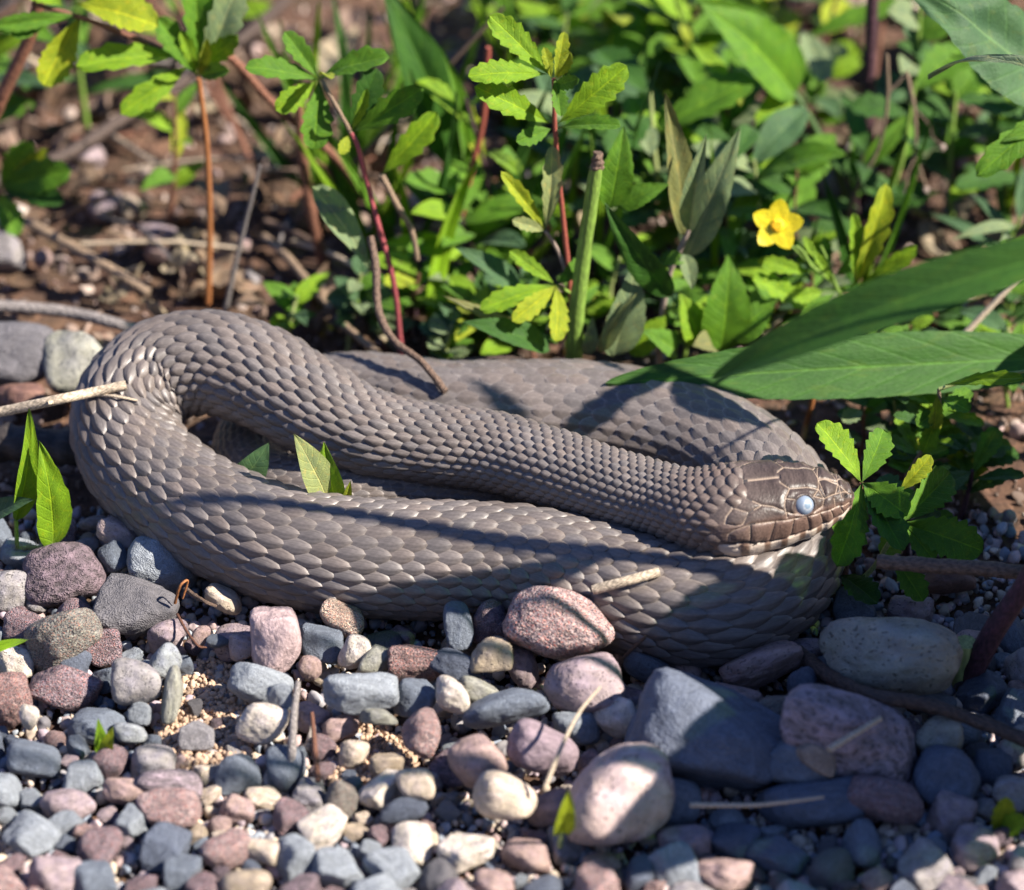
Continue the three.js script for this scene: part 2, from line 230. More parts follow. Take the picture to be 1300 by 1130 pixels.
/* ---------- stones ---------- */
const dirs = (u, v) => { const a = u * Math.PI * 2, b = v * Math.PI; return [Math.cos(a) * Math.sin(b), Math.sin(a) * Math.sin(b), Math.cos(b)]; };
const fbm = (x, y, z, o = 4) => { let s = 0, a = 0.5; for (let i = 0; i < o; i++) { s += a * noise(x, y, z); x *= 2.1; y *= 2.1; z *= 2.1; a *= 0.55; } return s; };
const STONETEX = {
  slate: (x, y, z) => { const t = 0.86 + 0.22 * fbm(x * 3, y * 3, z * 9) + 0.22 * noise(x * 34, y * 34, z * 34); const vein = Math.exp(-((fbm(x * 1.6 + 4, y * 1.6, z * 3) / 0.014) ** 2)) * 0.22; return [t + vein, t + vein, t + vein * 0.9]; },
  granite: (x, y, z) => { const a = noise(x * 15, y * 15, z * 15), b = noise(x * 24 + 9, y * 24, z * 24), c = fbm(x * 3 + 3, y * 3, z * 3); let t = 0.80 + 0.30 * c; let r = t, g = t * 0.97, l = t * 0.97; if (a > 0.24) { r = 1.0; g = 0.97; l = 0.93; } if (b > 0.26) { r *= 0.52; g *= 0.5; l *= 0.54; } if (b < -0.36) { r = Math.min(1, r * 1.12); g *= 0.72; l *= 0.64; } const f = 0.14 * noise(x * 48, y * 48, z * 48); return [r + f, g + f, l + f]; },
  mottled: (x, y, z) => { const c = fbm(x * 4, y * 4, z * 4), d = fbm(x * 9 + 5, y * 9, z * 9); let t = 0.85 + 0.4 * c + 0.2 * noise(x * 38, y * 38, z * 38); const k = sstep(0.10, 0.22, d); t *= 1 - 0.3 * k; return [t, t * (1 - 0.04 * c), t]; },
  smooth: (x, y, z) => { const t = 0.88 + 0.26 * fbm(x * 2.2, y * 2.2, z * 2.2) + 0.11 * noise(x * 42, y * 42, z * 42) - 0.25 * sstep(0.40, 0.5, noise(x * 13, y * 13, z * 13)); return [t, t * 0.985, t * 0.965 - 0.08 * fbm(x * 2 + 7, y * 2, z * 2)]; },
  banded: (x, y, z) => { const q = z * 7 + x * 2 + 2.2 * fbm(x * 2, y * 2, z * 2); const t = 0.82 + 0.06 * Math.sin(q * 1.6) + 0.2 * fbm(x * 8, y * 8, z * 8) + 0.1 * noise(x * 38, y * 38, z * 38); return [t, t * 0.97, t * 0.98]; } };
const stoneTex = {}, stoneMats = {};
for (const k in STONETEX) stoneTex[k] = dataTex(512, 256, (u, v) => STONETEX[k](...dirs(u, v)));
const COL = { slate: [0.165, 0.19, 0.235], blue: [0.12, 0.14, 0.19], paleblue: [0.30, 0.325, 0.36], navy: [0.085, 0.10, 0.14], grey: [0.30, 0.28, 0.29], darkgrey: [0.14, 0.13, 0.14], greygreen: [0.30, 0.30, 0.265], purple: [0.19, 0.135, 0.155], mauve: [0.33, 0.26, 0.285], pink: [0.50, 0.39, 0.38], rose: [0.38, 0.27, 0.255], tan: [0.40, 0.325, 0.25], cream: [0.60, 0.50, 0.41], white: [0.66, 0.59, 0.53], rust: [0.21, 0.11, 0.085] };
function stoneMat(tex, col) { const k = tex + col; return stoneMats[k] ||= new THREE.MeshStandardMaterial({ color: lin(...COL[col]), map: stoneTex[tex], bumpMap: stoneTex[tex], bumpScale: 0.0006, roughness: tex === 'smooth' ? 0.62 : 0.78 }); }
function stoneGeo(seed, sharp = 6, nu = 44, nv = 28) {
  const r = rng(seed * 7919 + 13), pl = []; const n = sharp > 10 ? 9 : 14;
  for (let i = 0; i < n; i++) { const z = r() * 2 - 1, a = (i + r() * 0.8) * 2.4, q = Math.sqrt(1 - z * z); pl.push([q * Math.cos(a), q * Math.sin(a), z, 0.66 + 0.4 * r()]); }
  for (const s of [1, -1]) pl.push([s, 0.2 * (r() - 0.5), 0.2 * (r() - 0.5), 0.95], [0, s, 0.3 * (r() - 0.5), 0.9], [0.2 * (r() - 0.5), 0, s, 0.92]);
  const o = r() * 50, amp = sharp > 10 ? 0.045 : 0.042;
  const rad = (x, y, z) => { let s = 0; for (const p of pl) { const d = x * p[0] + y * p[1] + z * p[2]; if (d > 0) s += Math.pow(d / p[3], sharp); } return Math.pow(s, -1 / sharp) * (1 + amp * 1.6 * noise(x * 2.2 + o, y * 2.2, z * 2.2) + amp * 0.55 * noise(x * 7 + o, y * 7, z * 7)); };
  const f = (u, v) => { const d = dirs(u, v), k = rad(...d); return V(d[0] * k, d[1] * k, d[2] * k); };
  const P = [], N = [], uv = [], idx = [], e = 0.006; let mx = [0, 0, 0];
  for (let j = 0; j <= nv; j++) for (let i = 0; i <= nu; i++) {
    const u = i / nu, v = j / nv, d = dirs(u, v), D = V(...d), t1 = (Math.abs(d[2]) > 0.9 ? V(1, 0, 0) : V(0, 0, 1)).cross(D).normalize(), t2 = D.clone().cross(t1);
    const at = q => { q.normalize(); return q.multiplyScalar(rad(q.x, q.y, q.z)); };
    const p = at(D.clone()), a = at(D.clone().addScaledVector(t1, e)).sub(p), b = at(D.clone().addScaledVector(t2, e)).sub(p), nn = a.cross(b).normalize();
    P.push(p.x, p.y, p.z); N.push(nn.x, nn.y, nn.z); uv.push(u, v); mx = [Math.max(mx[0], Math.abs(p.x)), Math.max(mx[1], Math.abs(p.y)), Math.max(mx[2], Math.abs(p.z))];
  }
  for (let k = 0; k < P.length; k += 3) for (let q = 0; q < 3; q++) { P[k + q] /= mx[q]; }
  for (let k = 0; k < N.length; k += 3) { const n = V(N[k] * mx[0], N[k + 1] * mx[1], N[k + 2] * mx[2]).normalize(); N[k] = n.x; N[k + 1] = n.y; N[k + 2] = n.z; }
  for (let j = 0; j < nv; j++) for (let i = 0; i < nu; i++) { const a = j * (nu + 1) + i, b = a + nu + 1; idx.push(a, b, a + 1, a + 1, b, b + 1); }
  const g = new THREE.BufferGeometry(); g.setAttribute('position', new THREE.Float32BufferAttribute(P, 3)); g.setAttribute('normal', new THREE.Float32BufferAttribute(N, 3)); g.setAttribute('uv', new THREE.Float32BufferAttribute(uv, 2)); g.setIndex(idx); return g;
}
const placed = [];       // x, z, radius (mm) of every stone, so that the small ones fill the gaps
let stoneSeed = 1;
const relate = [], anchors = { stone: [], plant: [] };    // for the labels of the many: what each one lies beside
const shortOf = l => l.split(/ (?:beside|between|touching|above|below|under|half|with|tilted|at|on|in|against|lying|tucked|wedged|standing|resting|leaning|behind|next|beneath|amid|squeezed|from|crossing|rising|hanging|whose|carrying|poking|growing|running|slanting|reaching|drooping|bearing) /)[0];
// px, py, width and height in the picture, turn (degrees), height of its middle (mm, null: rests on the bed), surface, colour, sharpness, label
function stone(px, py, w, h, turn, hc, tex, col, sharp, label, name = 'stone', group) {
  const ax = w / 10, ay = h / 10, az = (ax + ay) / 2 * 0.86;
  const ext = Math.sqrt((ay * 0.819) ** 2 + (az * 0.574) ** 2), H = hc ?? Math.max(1.5, ext * 0.62 - 1.5), p = G(px, py, H);
  const m = new THREE.Mesh(stoneGeo(stoneSeed++, sharp), stoneMat(tex, col)); m.name = numbered(name); m.castShadow = m.receiveShadow = true; scene.add(m);
  const basis = new THREE.Matrix4().makeBasis(IRT, IUP, VIEW); m.quaternion.setFromRotationMatrix(basis).multiply(new THREE.Quaternion().setFromAxisAngle(V(0, 0, 1), turn * Math.PI / 180));
  m.scale.set(ax * MM, ay * MM, az * MM); m.position.copy(p); tag(m, label, 'stone', group); anchors.stone.push([p.x, p.z, shortOf(label)]); placed.push([p.x / MM, p.z / MM, (ax + az) / 2]);
  return m;
}
const S = [
  [83, 726, 108, 82, 14, null, 'mottled', 'purple', 5, 'dark purple oval stone with black specks beside the hairy leaf'],
  [143, 705, 36, 42, 25, 6, 'slate', 'slate', 6, 'small slate blue pebble touching the dark purple oval stone'],
  [150, 679, 58, 44, -20, 7, 'smooth', 'pink', 5, 'beige pink rounded stone tucked under the snake bend'],
  [118, 664, 36, 22, -5, 4, 'smooth', 'grey', 8, 'flat pale grey chip above the beige pink stone'],
  [207, 722, 98, 72, -18, 4, 'slate', 'paleblue', 6, 'pale blue grey stone half under the snake'],
  [174, 772, 104, 76, -10, 6, 'slate', 'darkgrey', 14, 'dark grey wedge stone with a ridge between blue and green stones'],
  [80, 810, 96, 68, 28, 8, 'granite', 'greygreen', 12, 'pale grey green wedge stone tilted over purple ones'],
  [130, 822, 56, 50, 0, null, 'granite', 'mauve', 11, 'speckled pink angular stone beside the grey green wedge'],
  [8, 752, 62, 56, 0, null, 'smooth', 'grey', 6, 'plain grey stone beside the dark purple oval stone'],
  [18, 842, 52, 46, 0, null, 'smooth', 'white', 7, 'whitish stone under the tip of the grey green wedge'],
  [80, 873, 90, 56, -22, null, 'granite', 'mauve', 13, 'purple grey wedge stone below the grey green wedge'],
  [172, 866, 68, 62, -12, 7, 'smooth', 'grey', 5, 'smooth grey rounded pebble beside a thin upright pale stone'],
  [209, 841, 42, 44, 20, 7, 'smooth', 'paleblue', 7, 'pale grey pebble on top of the thin upright stone'],
  [218, 880, 27, 76, -6, 6, 'smooth', 'greygreen', 8, 'thin upright pale stone at the edge of the sand patch'],
  [12, 890, 66, 72, 10, null, 'granite', 'rose', 7, 'brown speckled stone under the whitish stone'],
  [38, 911, 26, 32, 0, 5, 'smooth', 'white', 5, 'tiny white pebble beside the brown speckled stone'],
  [90, 842, 52, 44, -20, 3, 'slate', 'blue', 8, 'deep blue stone wedged between grey green and pink stones'],
  [284, 759, 52, 34, -22, 5, 'smooth', 'cream', 5, 'cream oval pebble touching the underside of the snake'],
  [352, 813, 66, 90, 6, 10, 'banded', 'pink', 8, 'pinkish white cone shaped stone standing upright by the snake'],
  [307, 822, 34, 34, 0, 5, 'smooth', 'pink', 5, 'small peach pebble against the cone shaped stone'],
  [408, 817, 56, 48, -8, 5, 'slate', 'slate', 12, 'blocky slate blue stone beside the cone shaped stone'],
  [330, 870, 82, 50, -18, 5, 'slate', 'paleblue', 9, 'flat grey blue stone lying at the edge of the sand patch'],
  [336, 917, 64, 58, -15, 6, 'smooth', 'white', 9, 'bright cream white stone on the sand patch'],
  [357, 886, 34, 36, 10, 10, 'slate', 'paleblue', 12, 'little pale blue square stone resting on the flat grey blue one'],
  [303, 984, 60, 50, 8, null, 'slate', 'slate', 10, 'slate blue three sided pebble below the sand patch'],
  [214, 808, 54, 42, 12, 3, 'smooth', 'mauve', 8, 'lilac stone beneath the dark grey wedge'],
  [250, 932, 44, 38, 0, null, 'slate', 'grey', 12, 'grey three sided chip in the sand patch'],
  [218, 1028, 80, 54, 8, null, 'granite', 'pink', 7, 'peach lumpy stone under the sand patch'],
  [165, 931, 42, 28, 5, null, 'smooth', 'paleblue', 6, 'small pale grey oval pebble beside the sand patch'],
  [178, 907, 34, 32, 0, null, 'slate', 'paleblue', 9, 'small pale blue angular pebble above the sand patch sprout'],
  [214, 997, 88, 40, -4, null, 'mottled', 'mauve', 8, 'flat purple grey stone under the sand patch'],
  [160, 1005, 56, 32, -4, null, 'smooth', 'rose', 6, 'rosy flat pebble below the tiny sprout'],
  [47, 966, 76, 42, -12, null, 'slate', 'slate', 6, 'long slate blue pebble in a blue cluster'],
  [102, 985, 52, 44, 15, null, 'slate', 'paleblue', 8, 'light slate pebble in a blue cluster'],
  [254, 807, 26, 26, 0, 6, 'smooth', 'rose', 5, 'tiny brownish pink pebble beside dry rootlets'],
  [277, 814, 30, 18, 0, 6, 'slate', 'slate', 7, 'tiny slate chip beside dry rootlets'],
  [436, 785, 62, 44, -25, 8, 'granite', 'cream', 8, 'cream stone with a brown flank leaning on the snake'],
  [394, 847, 28, 32, 0, 5, 'smooth', 'rose', 5, 'small pinkish brown pebble under the blocky slate stone'],
  [458, 882, 92, 54, 5, 9, 'slate', 'paleblue', 14, 'light blue slab of angular slate on mixed pebbles'],
  [525, 884, 56, 54, -15, 6, 'slate', 'slate', 10, 'darker slate stone next to the light blue slab'],
  [432, 925, 50, 34, 10, null, 'smooth', 'rose', 7, 'reddish flat pebble under the light blue slab'],
  [581, 795, 38, 62, 5, 12, 'slate', 'slate', 10, 'slate blue pointed stone between snake and brown pebble'],
  [622, 789, 50, 56, 8, 11, 'granite', 'mauve', 6, 'purplish speckled stone beside the largest pink granite stone'],
  [711, 790, 136, 94, -22, 17, 'granite', 'pink', 7, 'big pink and grey granite stone with a rusty spot leaning on the snake'],
  [454, 829, 42, 46, -20, 7, 'smooth', 'white', 6, 'pinkish white pebble behind the light blue slab'],
  [479, 838, 40, 44, -15, 7, 'smooth', 'greygreen', 8, 'grey green pebble behind the light blue slab'],
  [526, 845, 70, 50, -8, 6, 'granite', 'rose', 11, 'salmon pink three sided stone beside a dark blue one'],
  [623, 829, 54, 46, 6, 12, 'smooth', 'tan', 11, 'tan brown pebble with a flat lit top'],
  [663, 848, 38, 56, 10, 6, 'smooth', 'mauve', 5, 'dull purple pebble under the tan brown one'],
  [745, 866, 106, 76, 10, 11, 'smooth', 'mauve', 4.5, 'smooth pinkish grey egg shaped stone below the big granite stone'],
  [581, 846, 72, 36, -28, 8, 'slate', 'navy', 6, 'dark blue slanting pebble beside the salmon pink stone'],
  [572, 881, 50, 44, -10, 11, 'smooth', 'white', 5, 'pale pinkish white round pebble in front of an olive one'],
  [610, 880, 56, 38, -8, 7, 'smooth', 'greygreen', 5, 'olive grey pebble next to the pale round pebble'],
  [640, 901, 108, 46, 13, 9, 'slate', 'slate', 8, 'long slate blue stone with a pale end'],
  [537, 926, 50, 60, -28, 8, 'granite', 'pink', 9, 'salmon speckled pebble standing on edge'],
  [481, 911, 48, 22, 0, 8, 'smooth', 'greygreen', 7, 'thin pale chip below the darker slate stone'],
  [690, 951, 88, 62, -20, 9, 'banded', 'mauve', 7, 'purple and white banded stone'],
  [608, 968, 68, 66, 20, 9, 'smooth', 'rose', 5, 'rounded rosy brown pebble above the cream oval one'],
  [637, 1010, 84, 56, -6, 9, 'smooth', 'cream', 5, 'cream oval pebble below the rosy brown one'],
  [532, 998, 50, 46, 15, 6, 'smooth', 'cream', 5, 'cream rounded pebble amid fine grit'],
  [450, 957, 38, 36, 0, null, 'smooth', 'cream', 5, 'little cream pebble amid fine grit'],
  [491, 971, 44, 32, 10, null, 'smooth', 'tan', 8, 'tan lumpy pebble amid fine grit'],
  [787, 1010, 132, 124, 0, 10, 'smooth', 'pink', 4.5, 'large pale pinkish boulder behind a pale grass stalk'],
  [785, 910, 56, 54, 25, 7, 'smooth', 'white', 7, 'pinkish white pebble between the egg shaped stone and the blue slab'],
  [735, 925, 64, 42, 0, 5, 'slate', 'paleblue', 7, 'blue grey pebble under the egg shaped stone'],
  [433, 1016, 44, 50, 0, null, 'granite', 'greygreen', 7, 'mottled greyish pebble amid fine grit'],
  [511, 1030, 62, 34, 8, null, 'slate', 'navy', 6, 'deep blue oval pebble under the cream rounded one'],
  [903, 938, 196, 128, -26, 11, 'slate', 'blue', 16, 'great slate blue slab with a white scuff beneath the snake'],
  [1135, 829, 178, 104, -4, 14, 'smooth', 'greygreen', 5, 'large smooth grey green boulder in the shade'],
  [1077, 941, 174, 122, -12, 10, 'mottled', 'mauve', 5, 'large purplish round stone with a straw lying on it'],
  [1206, 988, 88, 78, -20, null, 'slate', 'blue', 6, 'dark blue kidney shaped stone beside the purplish round stone'],
  [1194, 938, 64, 60, 5, 6, 'smooth', 'greygreen', 8, 'grey green block between the dark stick and the kidney shaped stone'],
  [975, 842, 118, 50, 26, 6, 'smooth', 'rose', 8, 'tan pink long stone under the curve of the snake'],
  [928, 888, 78, 38, -8, 8, 'mottled', 'rose', 8, 'dark red spotted stone above the great slate slab'],
  [985, 903, 58, 48, 20, 8, 'granite', 'greygreen', 7, 'olive grey stone between red spotted and purplish stones'],
  [1018, 868, 36, 46, -20, 6, 'slate', 'blue', 5, 'small upright blue pebble under the long dark stick'],
  [964, 927, 48, 26, -15, 8, 'smooth', 'greygreen', 7, 'little grey chip behind the great slate slab'],
  [1013, 973, 100, 62, -18, 7, 'slate', 'slate', 6, 'greenish blue smooth stone beside the great slate slab'],
  [1038, 960, 56, 36, -25, 12, 'banded', 'tan', 9, 'small striped stone leaning on the purplish round stone'],
  [1040, 1018, 144, 58, 6, null, 'slate', 'blue', 6, 'wide blue stone under a pale straw'],
  [1127, 1018, 98, 54, -10, 6, 'granite', 'mauve', 7, 'pinkish grey stone below the purplish round stone'],
  [1187, 893, 66, 32, -15, 3, 'slate', 'slate', 6, 'slate blue pebble under the long dark stick'],
  [1262, 978, 46, 52, 0, null, 'slate', 'blue', 6, 'dull blue pebble beside the kidney shaped stone'],
  [18, 452, 140, 92, 0, 10, 'slate', 'darkgrey', 5, 'big dark blue grey stone under the pale fallen stalk'],
  [100, 462, 92, 96, 8, 11, 'smooth', 'greygreen', 5, 'rounded grey green stone between the pale stalk and snake'],
  [30, 508, 86, 46, 4, 8, 'smooth', 'rust', 5, 'reddish stone behind the split straw'],
  [1205, 738, 74, 40, 0, null, 'smooth', 'rust', 6, 'rust coloured stone behind the short brown stick'],
  [858, 1022, 60, 66, 0, null, 'slate', 'slate', 5, 'slate blue pebble squeezed beside the pinkish boulder'],
  [820, 848, 60, 36, -20, 4, 'slate', 'slate', 6, 'slate blue pebble in the shade under the snake'],
];
for (const a of S) stone(...a);
{ // further pebbles of the bed, told apart only by kind and place
  const r = rng(2024), KIND = [['slate', 'slate', 'slate blue'], ['slate', 'blue', 'deep blue'], ['slate', 'paleblue', 'pale blue grey'], ['smooth', 'cream', 'cream'], ['smooth', 'white', 'whitish'], ['smooth', 'rose', 'rosy brown'], ['granite', 'pink', 'speckled pink'], ['granite', 'mauve', 'speckled mauve'], ['smooth', 'mauve', 'smooth lilac'], ['smooth', 'tan', 'tan'], ['smooth', 'grey', 'plain grey'], ['slate', 'darkgrey', 'dark grey'], ['mottled', 'purple', 'mottled purple']];
  const geos = []; for (let i = 0; i < 14; i++) geos.push(stoneGeo(500 + i, i % 3 === 0 ? 18 : i % 3 === 1 ? 6 : 11, 30, 20));
  const front = [];
  const tryPut = (px, py, rad, lim) => { const p = G(px, py, 1), x = p.x / MM, z = p.z / MM; for (const q of placed) if (Math.hypot(q[0] - x, q[1] - z) < (q[2] + rad) * lim) return null; placed.push([x, z, rad]); return p; };
  const drop = (p, rad, kinds) => {
    const kd = KIND[kinds ? kinds[Math.floor(r() * kinds.length)] : Math.floor(r() * KIND.length)], m = new THREE.Mesh(geos[Math.floor(r() * geos.length)], stoneMat(kd[0], kd[1])), a = rad * (0.95 + 0.3 * r()), b = rad * (0.62 + 0.25 * r()), c = rad * (0.8 + 0.3 * r());
    m.name = numbered('pebble'); m.castShadow = m.receiveShadow = true; m.scale.set(a * MM, b * MM, c * MM); m.rotation.set((r() - 0.5) * 0.9, r() * 6.28, (r() - 0.5) * 0.9); m.position.set(p.x, (b * 0.45 - 2.2 + r() * 1.5) * MM, p.z); scene.add(m);
    tag(m, `small ${kd[2]} pebble`, 'pebble', `small ${kd[2]} pebbles of the bed`); relate.push([m, `${rad > 4 ? 'middling' : rad > 2.5 ? 'small' : 'tiny'} ${kd[2]} pebble`, 'stone']);
  };
  const sand = (px, py) => Math.hypot((px - 262) / 60, (py - 905) / 70) < 1 || Math.hypot((px - 470) / 55, (py - 960) / 45) < 0.8;
  let n = 0; for (const rad of [5.8, 4.3, 3.2, 2.4, 1.8]) for (let k = 0; k < 460 && n < 290; k++) {
    const px = -50 + r() * 1400, py = 660 + Math.pow(r(), 0.85) * 500; if (sand(px, py) && rad > 2.4) continue; if (py < 800 && px > 140 && px < 1010) continue; if (px > 1060 && py < 770) continue;
    const p = tryPut(px, py, rad, 0.78); if (p) { drop(p, rad, px > 840 ? [0, 1, 2, 8, 10, 11, 12, 5] : px < 200 ? [0, 0, 1, 2, 2, 7, 8, 10, 6] : null); n++; }
  }
  console.log('pebbles', n);
  // grit and fine gravel between the stones
  const unit = stoneGeo(900, 7, 9, 6), gm = new THREE.MeshStandardMaterial({ color: 0xffffff, roughness: 0.85 }), N = 19000, im = new THREE.InstancedMesh(unit, gm, N), o = new THREE.Object3D(), c = new THREE.Color();
  const gc = [COL.slate, COL.paleblue, COL.cream, COL.tan, COL.tan, COL.rose, COL.pink, COL.mauve, COL.grey, COL.darkgrey];
  for (let i = 0; i < N; i++) {
    let px = -80 + r() * 1460, py = 640 + r() * 560; if (i % 3 === 0) { px = -480 + r() * 2260; py = 660 + r() * 900; } const inS = r() < 0.16; if (inS) { const a = r() * 6.28, q = Math.sqrt(r()); if (r() < 0.65) { px = 262 + 64 * q * Math.cos(a); py = 905 + 74 * q * Math.sin(a); } else { px = 470 + 60 * q * Math.cos(a); py = 960 + 48 * q * Math.sin(a); } }
    const p = G(px, py, 0), q = (inS ? 0.45 + 0.75 * r() * r() : 0.5 + 2.0 * r() * r()) * MM; o.position.set(p.x, groundH(p.x, p.z) + (inS ? 2.2 * r() * MM + 1.2 * MM : r() * 2 * MM + 0.5 * MM), p.z); o.rotation.set(r() * 6, r() * 6, r() * 6); o.scale.set(q * (0.8 + 0.5 * r()), q * (0.6 + 0.4 * r()), q); o.updateMatrix(); im.setMatrixAt(i, o.matrix);
    const k = inS ? [0.42, 0.29, 0.2] : gc[Math.floor(r() * gc.length)], t = 0.7 + 0.5 * r(); im.setColorAt(i, c.setRGB(k[0] * t, k[1] * t, k[2] * t));
  }
  im.name = 'fine_gravel'; im.castShadow = im.receiveShadow = true; tag(im, 'fine gravel and sandy crumbs between the stones', 'gravel', null, 'stuff'); scene.add(im);
}

{ // the bed goes on beyond the picture
  const r = rng(4242), N = 2600, im = new THREE.InstancedMesh(stoneGeo(777, 8, 18, 12), new THREE.MeshStandardMaterial({ color: 0xffffff, map: stoneTex.smooth, roughness: 0.75 }), N), o = new THREE.Object3D(), c = new THREE.Color(), gc = [COL.slate, COL.paleblue, COL.cream, COL.tan, COL.rose, COL.pink, COL.mauve, COL.grey, COL.purple];
  let n = 0; while (n < N) { const px = -520 + r() * 2340, py = 655 + r() * 900; if (px > -45 && px < 1345 && py < 1165) continue; const p = G(px, py, 0), q = (1.8 + 4.2 * r() * r()) * MM; o.position.set(p.x, q * 0.3 - 0.0015, p.z); o.rotation.set(r() - 0.5, r() * 6, r() - 0.5); o.scale.set(q * (0.9 + 0.4 * r()), q * (0.6 + 0.25 * r()), q * (0.8 + 0.3 * r())); o.updateMatrix(); im.setMatrixAt(n, o.matrix); const k = gc[Math.floor(r() * gc.length)], t = 0.8 + 0.4 * r(); im.setColorAt(n, c.setRGB(k[0] * t, k[1] * t, k[2] * t)); n++; }
  im.name = 'pebble_ground'; im.castShadow = im.receiveShadow = true; tag(im, 'pebbles of the bed spreading out around the snake', 'pebbles', null, 'stuff'); scene.add(im);
}

/* ---------- leaves, stems, sticks ---------- */
const veinF = (u, v) => { const x = Math.abs(u - 0.5) * 2; const mid = Math.exp(-((x / 0.04) ** 2)); const q = ((v * 9 - x * 1.5 + 20) % 1); const sv = Math.exp(-(((q - 0.5) / 0.07) ** 2)) * (1 - mid) * 0.8; const fine = 0.5 * noise(u * 26, v * 60, 3) + 0.5 * noise(u * 60, v * 130, 5); return [mid, sv, fine]; };
const leafMap = dataTex(256, 512, (u, v) => { const [m, s, f] = veinF(u, v), b = fbm(u * 3, v * 5, 2, 3); const t = 0.80 + 0.10 * f + 0.14 * b; const y = 0.10 * sstep(0.16, 0.26, fbm(u * 6 + 3, v * 12, 8, 3)); return [t - 0.06 + 0.34 * m + 0.09 * s + 0.04 * b + y, t - 0.05 + 0.22 * m + 0.08 * s + y * 0.3, t - 0.06 + 0.2 * m + 0.03 * s - 0.08 * b]; });
const leafBump = dataTex(256, 512, (u, v) => { const [m, s, f] = veinF(u, v); const t = 0.6 - 0.35 * m - 0.25 * s + 0.25 * f; return [t, t, t]; }, false);
const bladeMap = dataTex(64, 256, (u, v) => { const t = 0.82 + 0.12 * Math.sin(u * 60) * 0.5 + 0.18 * noise(u * 14, v * 6, 1) + 0.08 * Math.exp(-(((u - 0.5) / 0.06) ** 2)); return [t, t, t]; });
const GREEN = { bright: [0.28, 0.50, 0.014], lime: [0.46, 0.56, 0.02], mid: [0.14, 0.33, 0.016], deep: [0.055, 0.17, 0.016], blue: [0.10, 0.215, 0.085], forest: [0.075, 0.205, 0.032], grey: [0.30, 0.40, 0.19], pale: [0.46, 0.52, 0.20], bronze: [0.29, 0.30, 0.10], dead: [0.30, 0.205, 0.145], rosy: [0.36, 0.25, 0.205], brown: [0.17, 0.105, 0.07], straw: [0.47, 0.38, 0.27] };
const leafMats = {}, stemMats = {};
function leafMat(c, blade) { return leafMats[c + blade] ||= new THREE.MeshPhysicalMaterial({ color: lin(...GREEN[c]), map: blade ? bladeMap : leafMap, bumpMap: blade ? bladeMap : leafBump, bumpScale: 0.0004, roughness: 0.62, transmission: ['dead', 'rosy', 'brown', 'straw'].includes(c) ? 0.08 : 0.34, thickness: 0, side: THREE.DoubleSide, specularIntensity: 0.35 }); }
const barkTex = dataTex(128, 256, (u, v) => { const w = Math.cos(u * 6.283), z = Math.sin(u * 6.283); const t = 0.78 + 0.30 * noise(w * 3, z * 3, v * 9) + 0.22 * noise(w * 8, z * 8, v * 14) + 0.12 * noise(w * 2, z * 2, v * 90); return [t, t * 0.98, t * 0.95]; });
const STEM = { red: [0.36, 0.085, 0.055], pinkred: [0.44, 0.09, 0.10], orange: [0.40, 0.15, 0.045], rust: [0.27, 0.115, 0.07], green: [0.22, 0.36, 0.05], deepgreen: [0.07, 0.14, 0.035], palegreen: [0.36, 0.42, 0.15], purple: [0.085, 0.03, 0.05], brown: [0.20, 0.13, 0.095], dark: [0.085, 0.055, 0.045], greyish: [0.34, 0.31, 0.31], straw: [0.68, 0.57, 0.44], tan: [0.40, 0.29, 0.20], fuzzy: [0.45, 0.36, 0.32], black: [0.045, 0.036, 0.034] };
function stemMat(c) { return stemMats[c] ||= new THREE.MeshStandardMaterial({ color: lin(...STEM[c]), map: /green|orange|red$/.test(c) ? bladeMap : barkTex, bumpMap: barkTex, bumpScale: /straw|green|fuzzy|orange|red/.test(c) ? 0.00008 : 0.0003, roughness: 0.7 }); }
const SHAPE = {
  lance: v => Math.pow(Math.sin(Math.PI * Math.pow(v, 0.72)), 0.85) * (1 - 0.1 * v),
  obov: v => (v < 0.68 ? Math.pow(Math.sin(v / 0.68 * Math.PI / 2), 1.25) : Math.pow(Math.max(0, 1 - ((v - 0.68) / 0.32) ** 2), 0.55)),
  long: v => Math.pow(Math.sin(Math.PI * Math.pow(v, 0.92)), 0.62),
  oval: v => Math.pow(Math.max(0, Math.sin(Math.PI * v)), 0.7), blade: v => Math.min(1, 0.75 + v) * Math.pow(Math.max(0, 1 - v * v * v), 0.9) };
let leafSeed = 1;
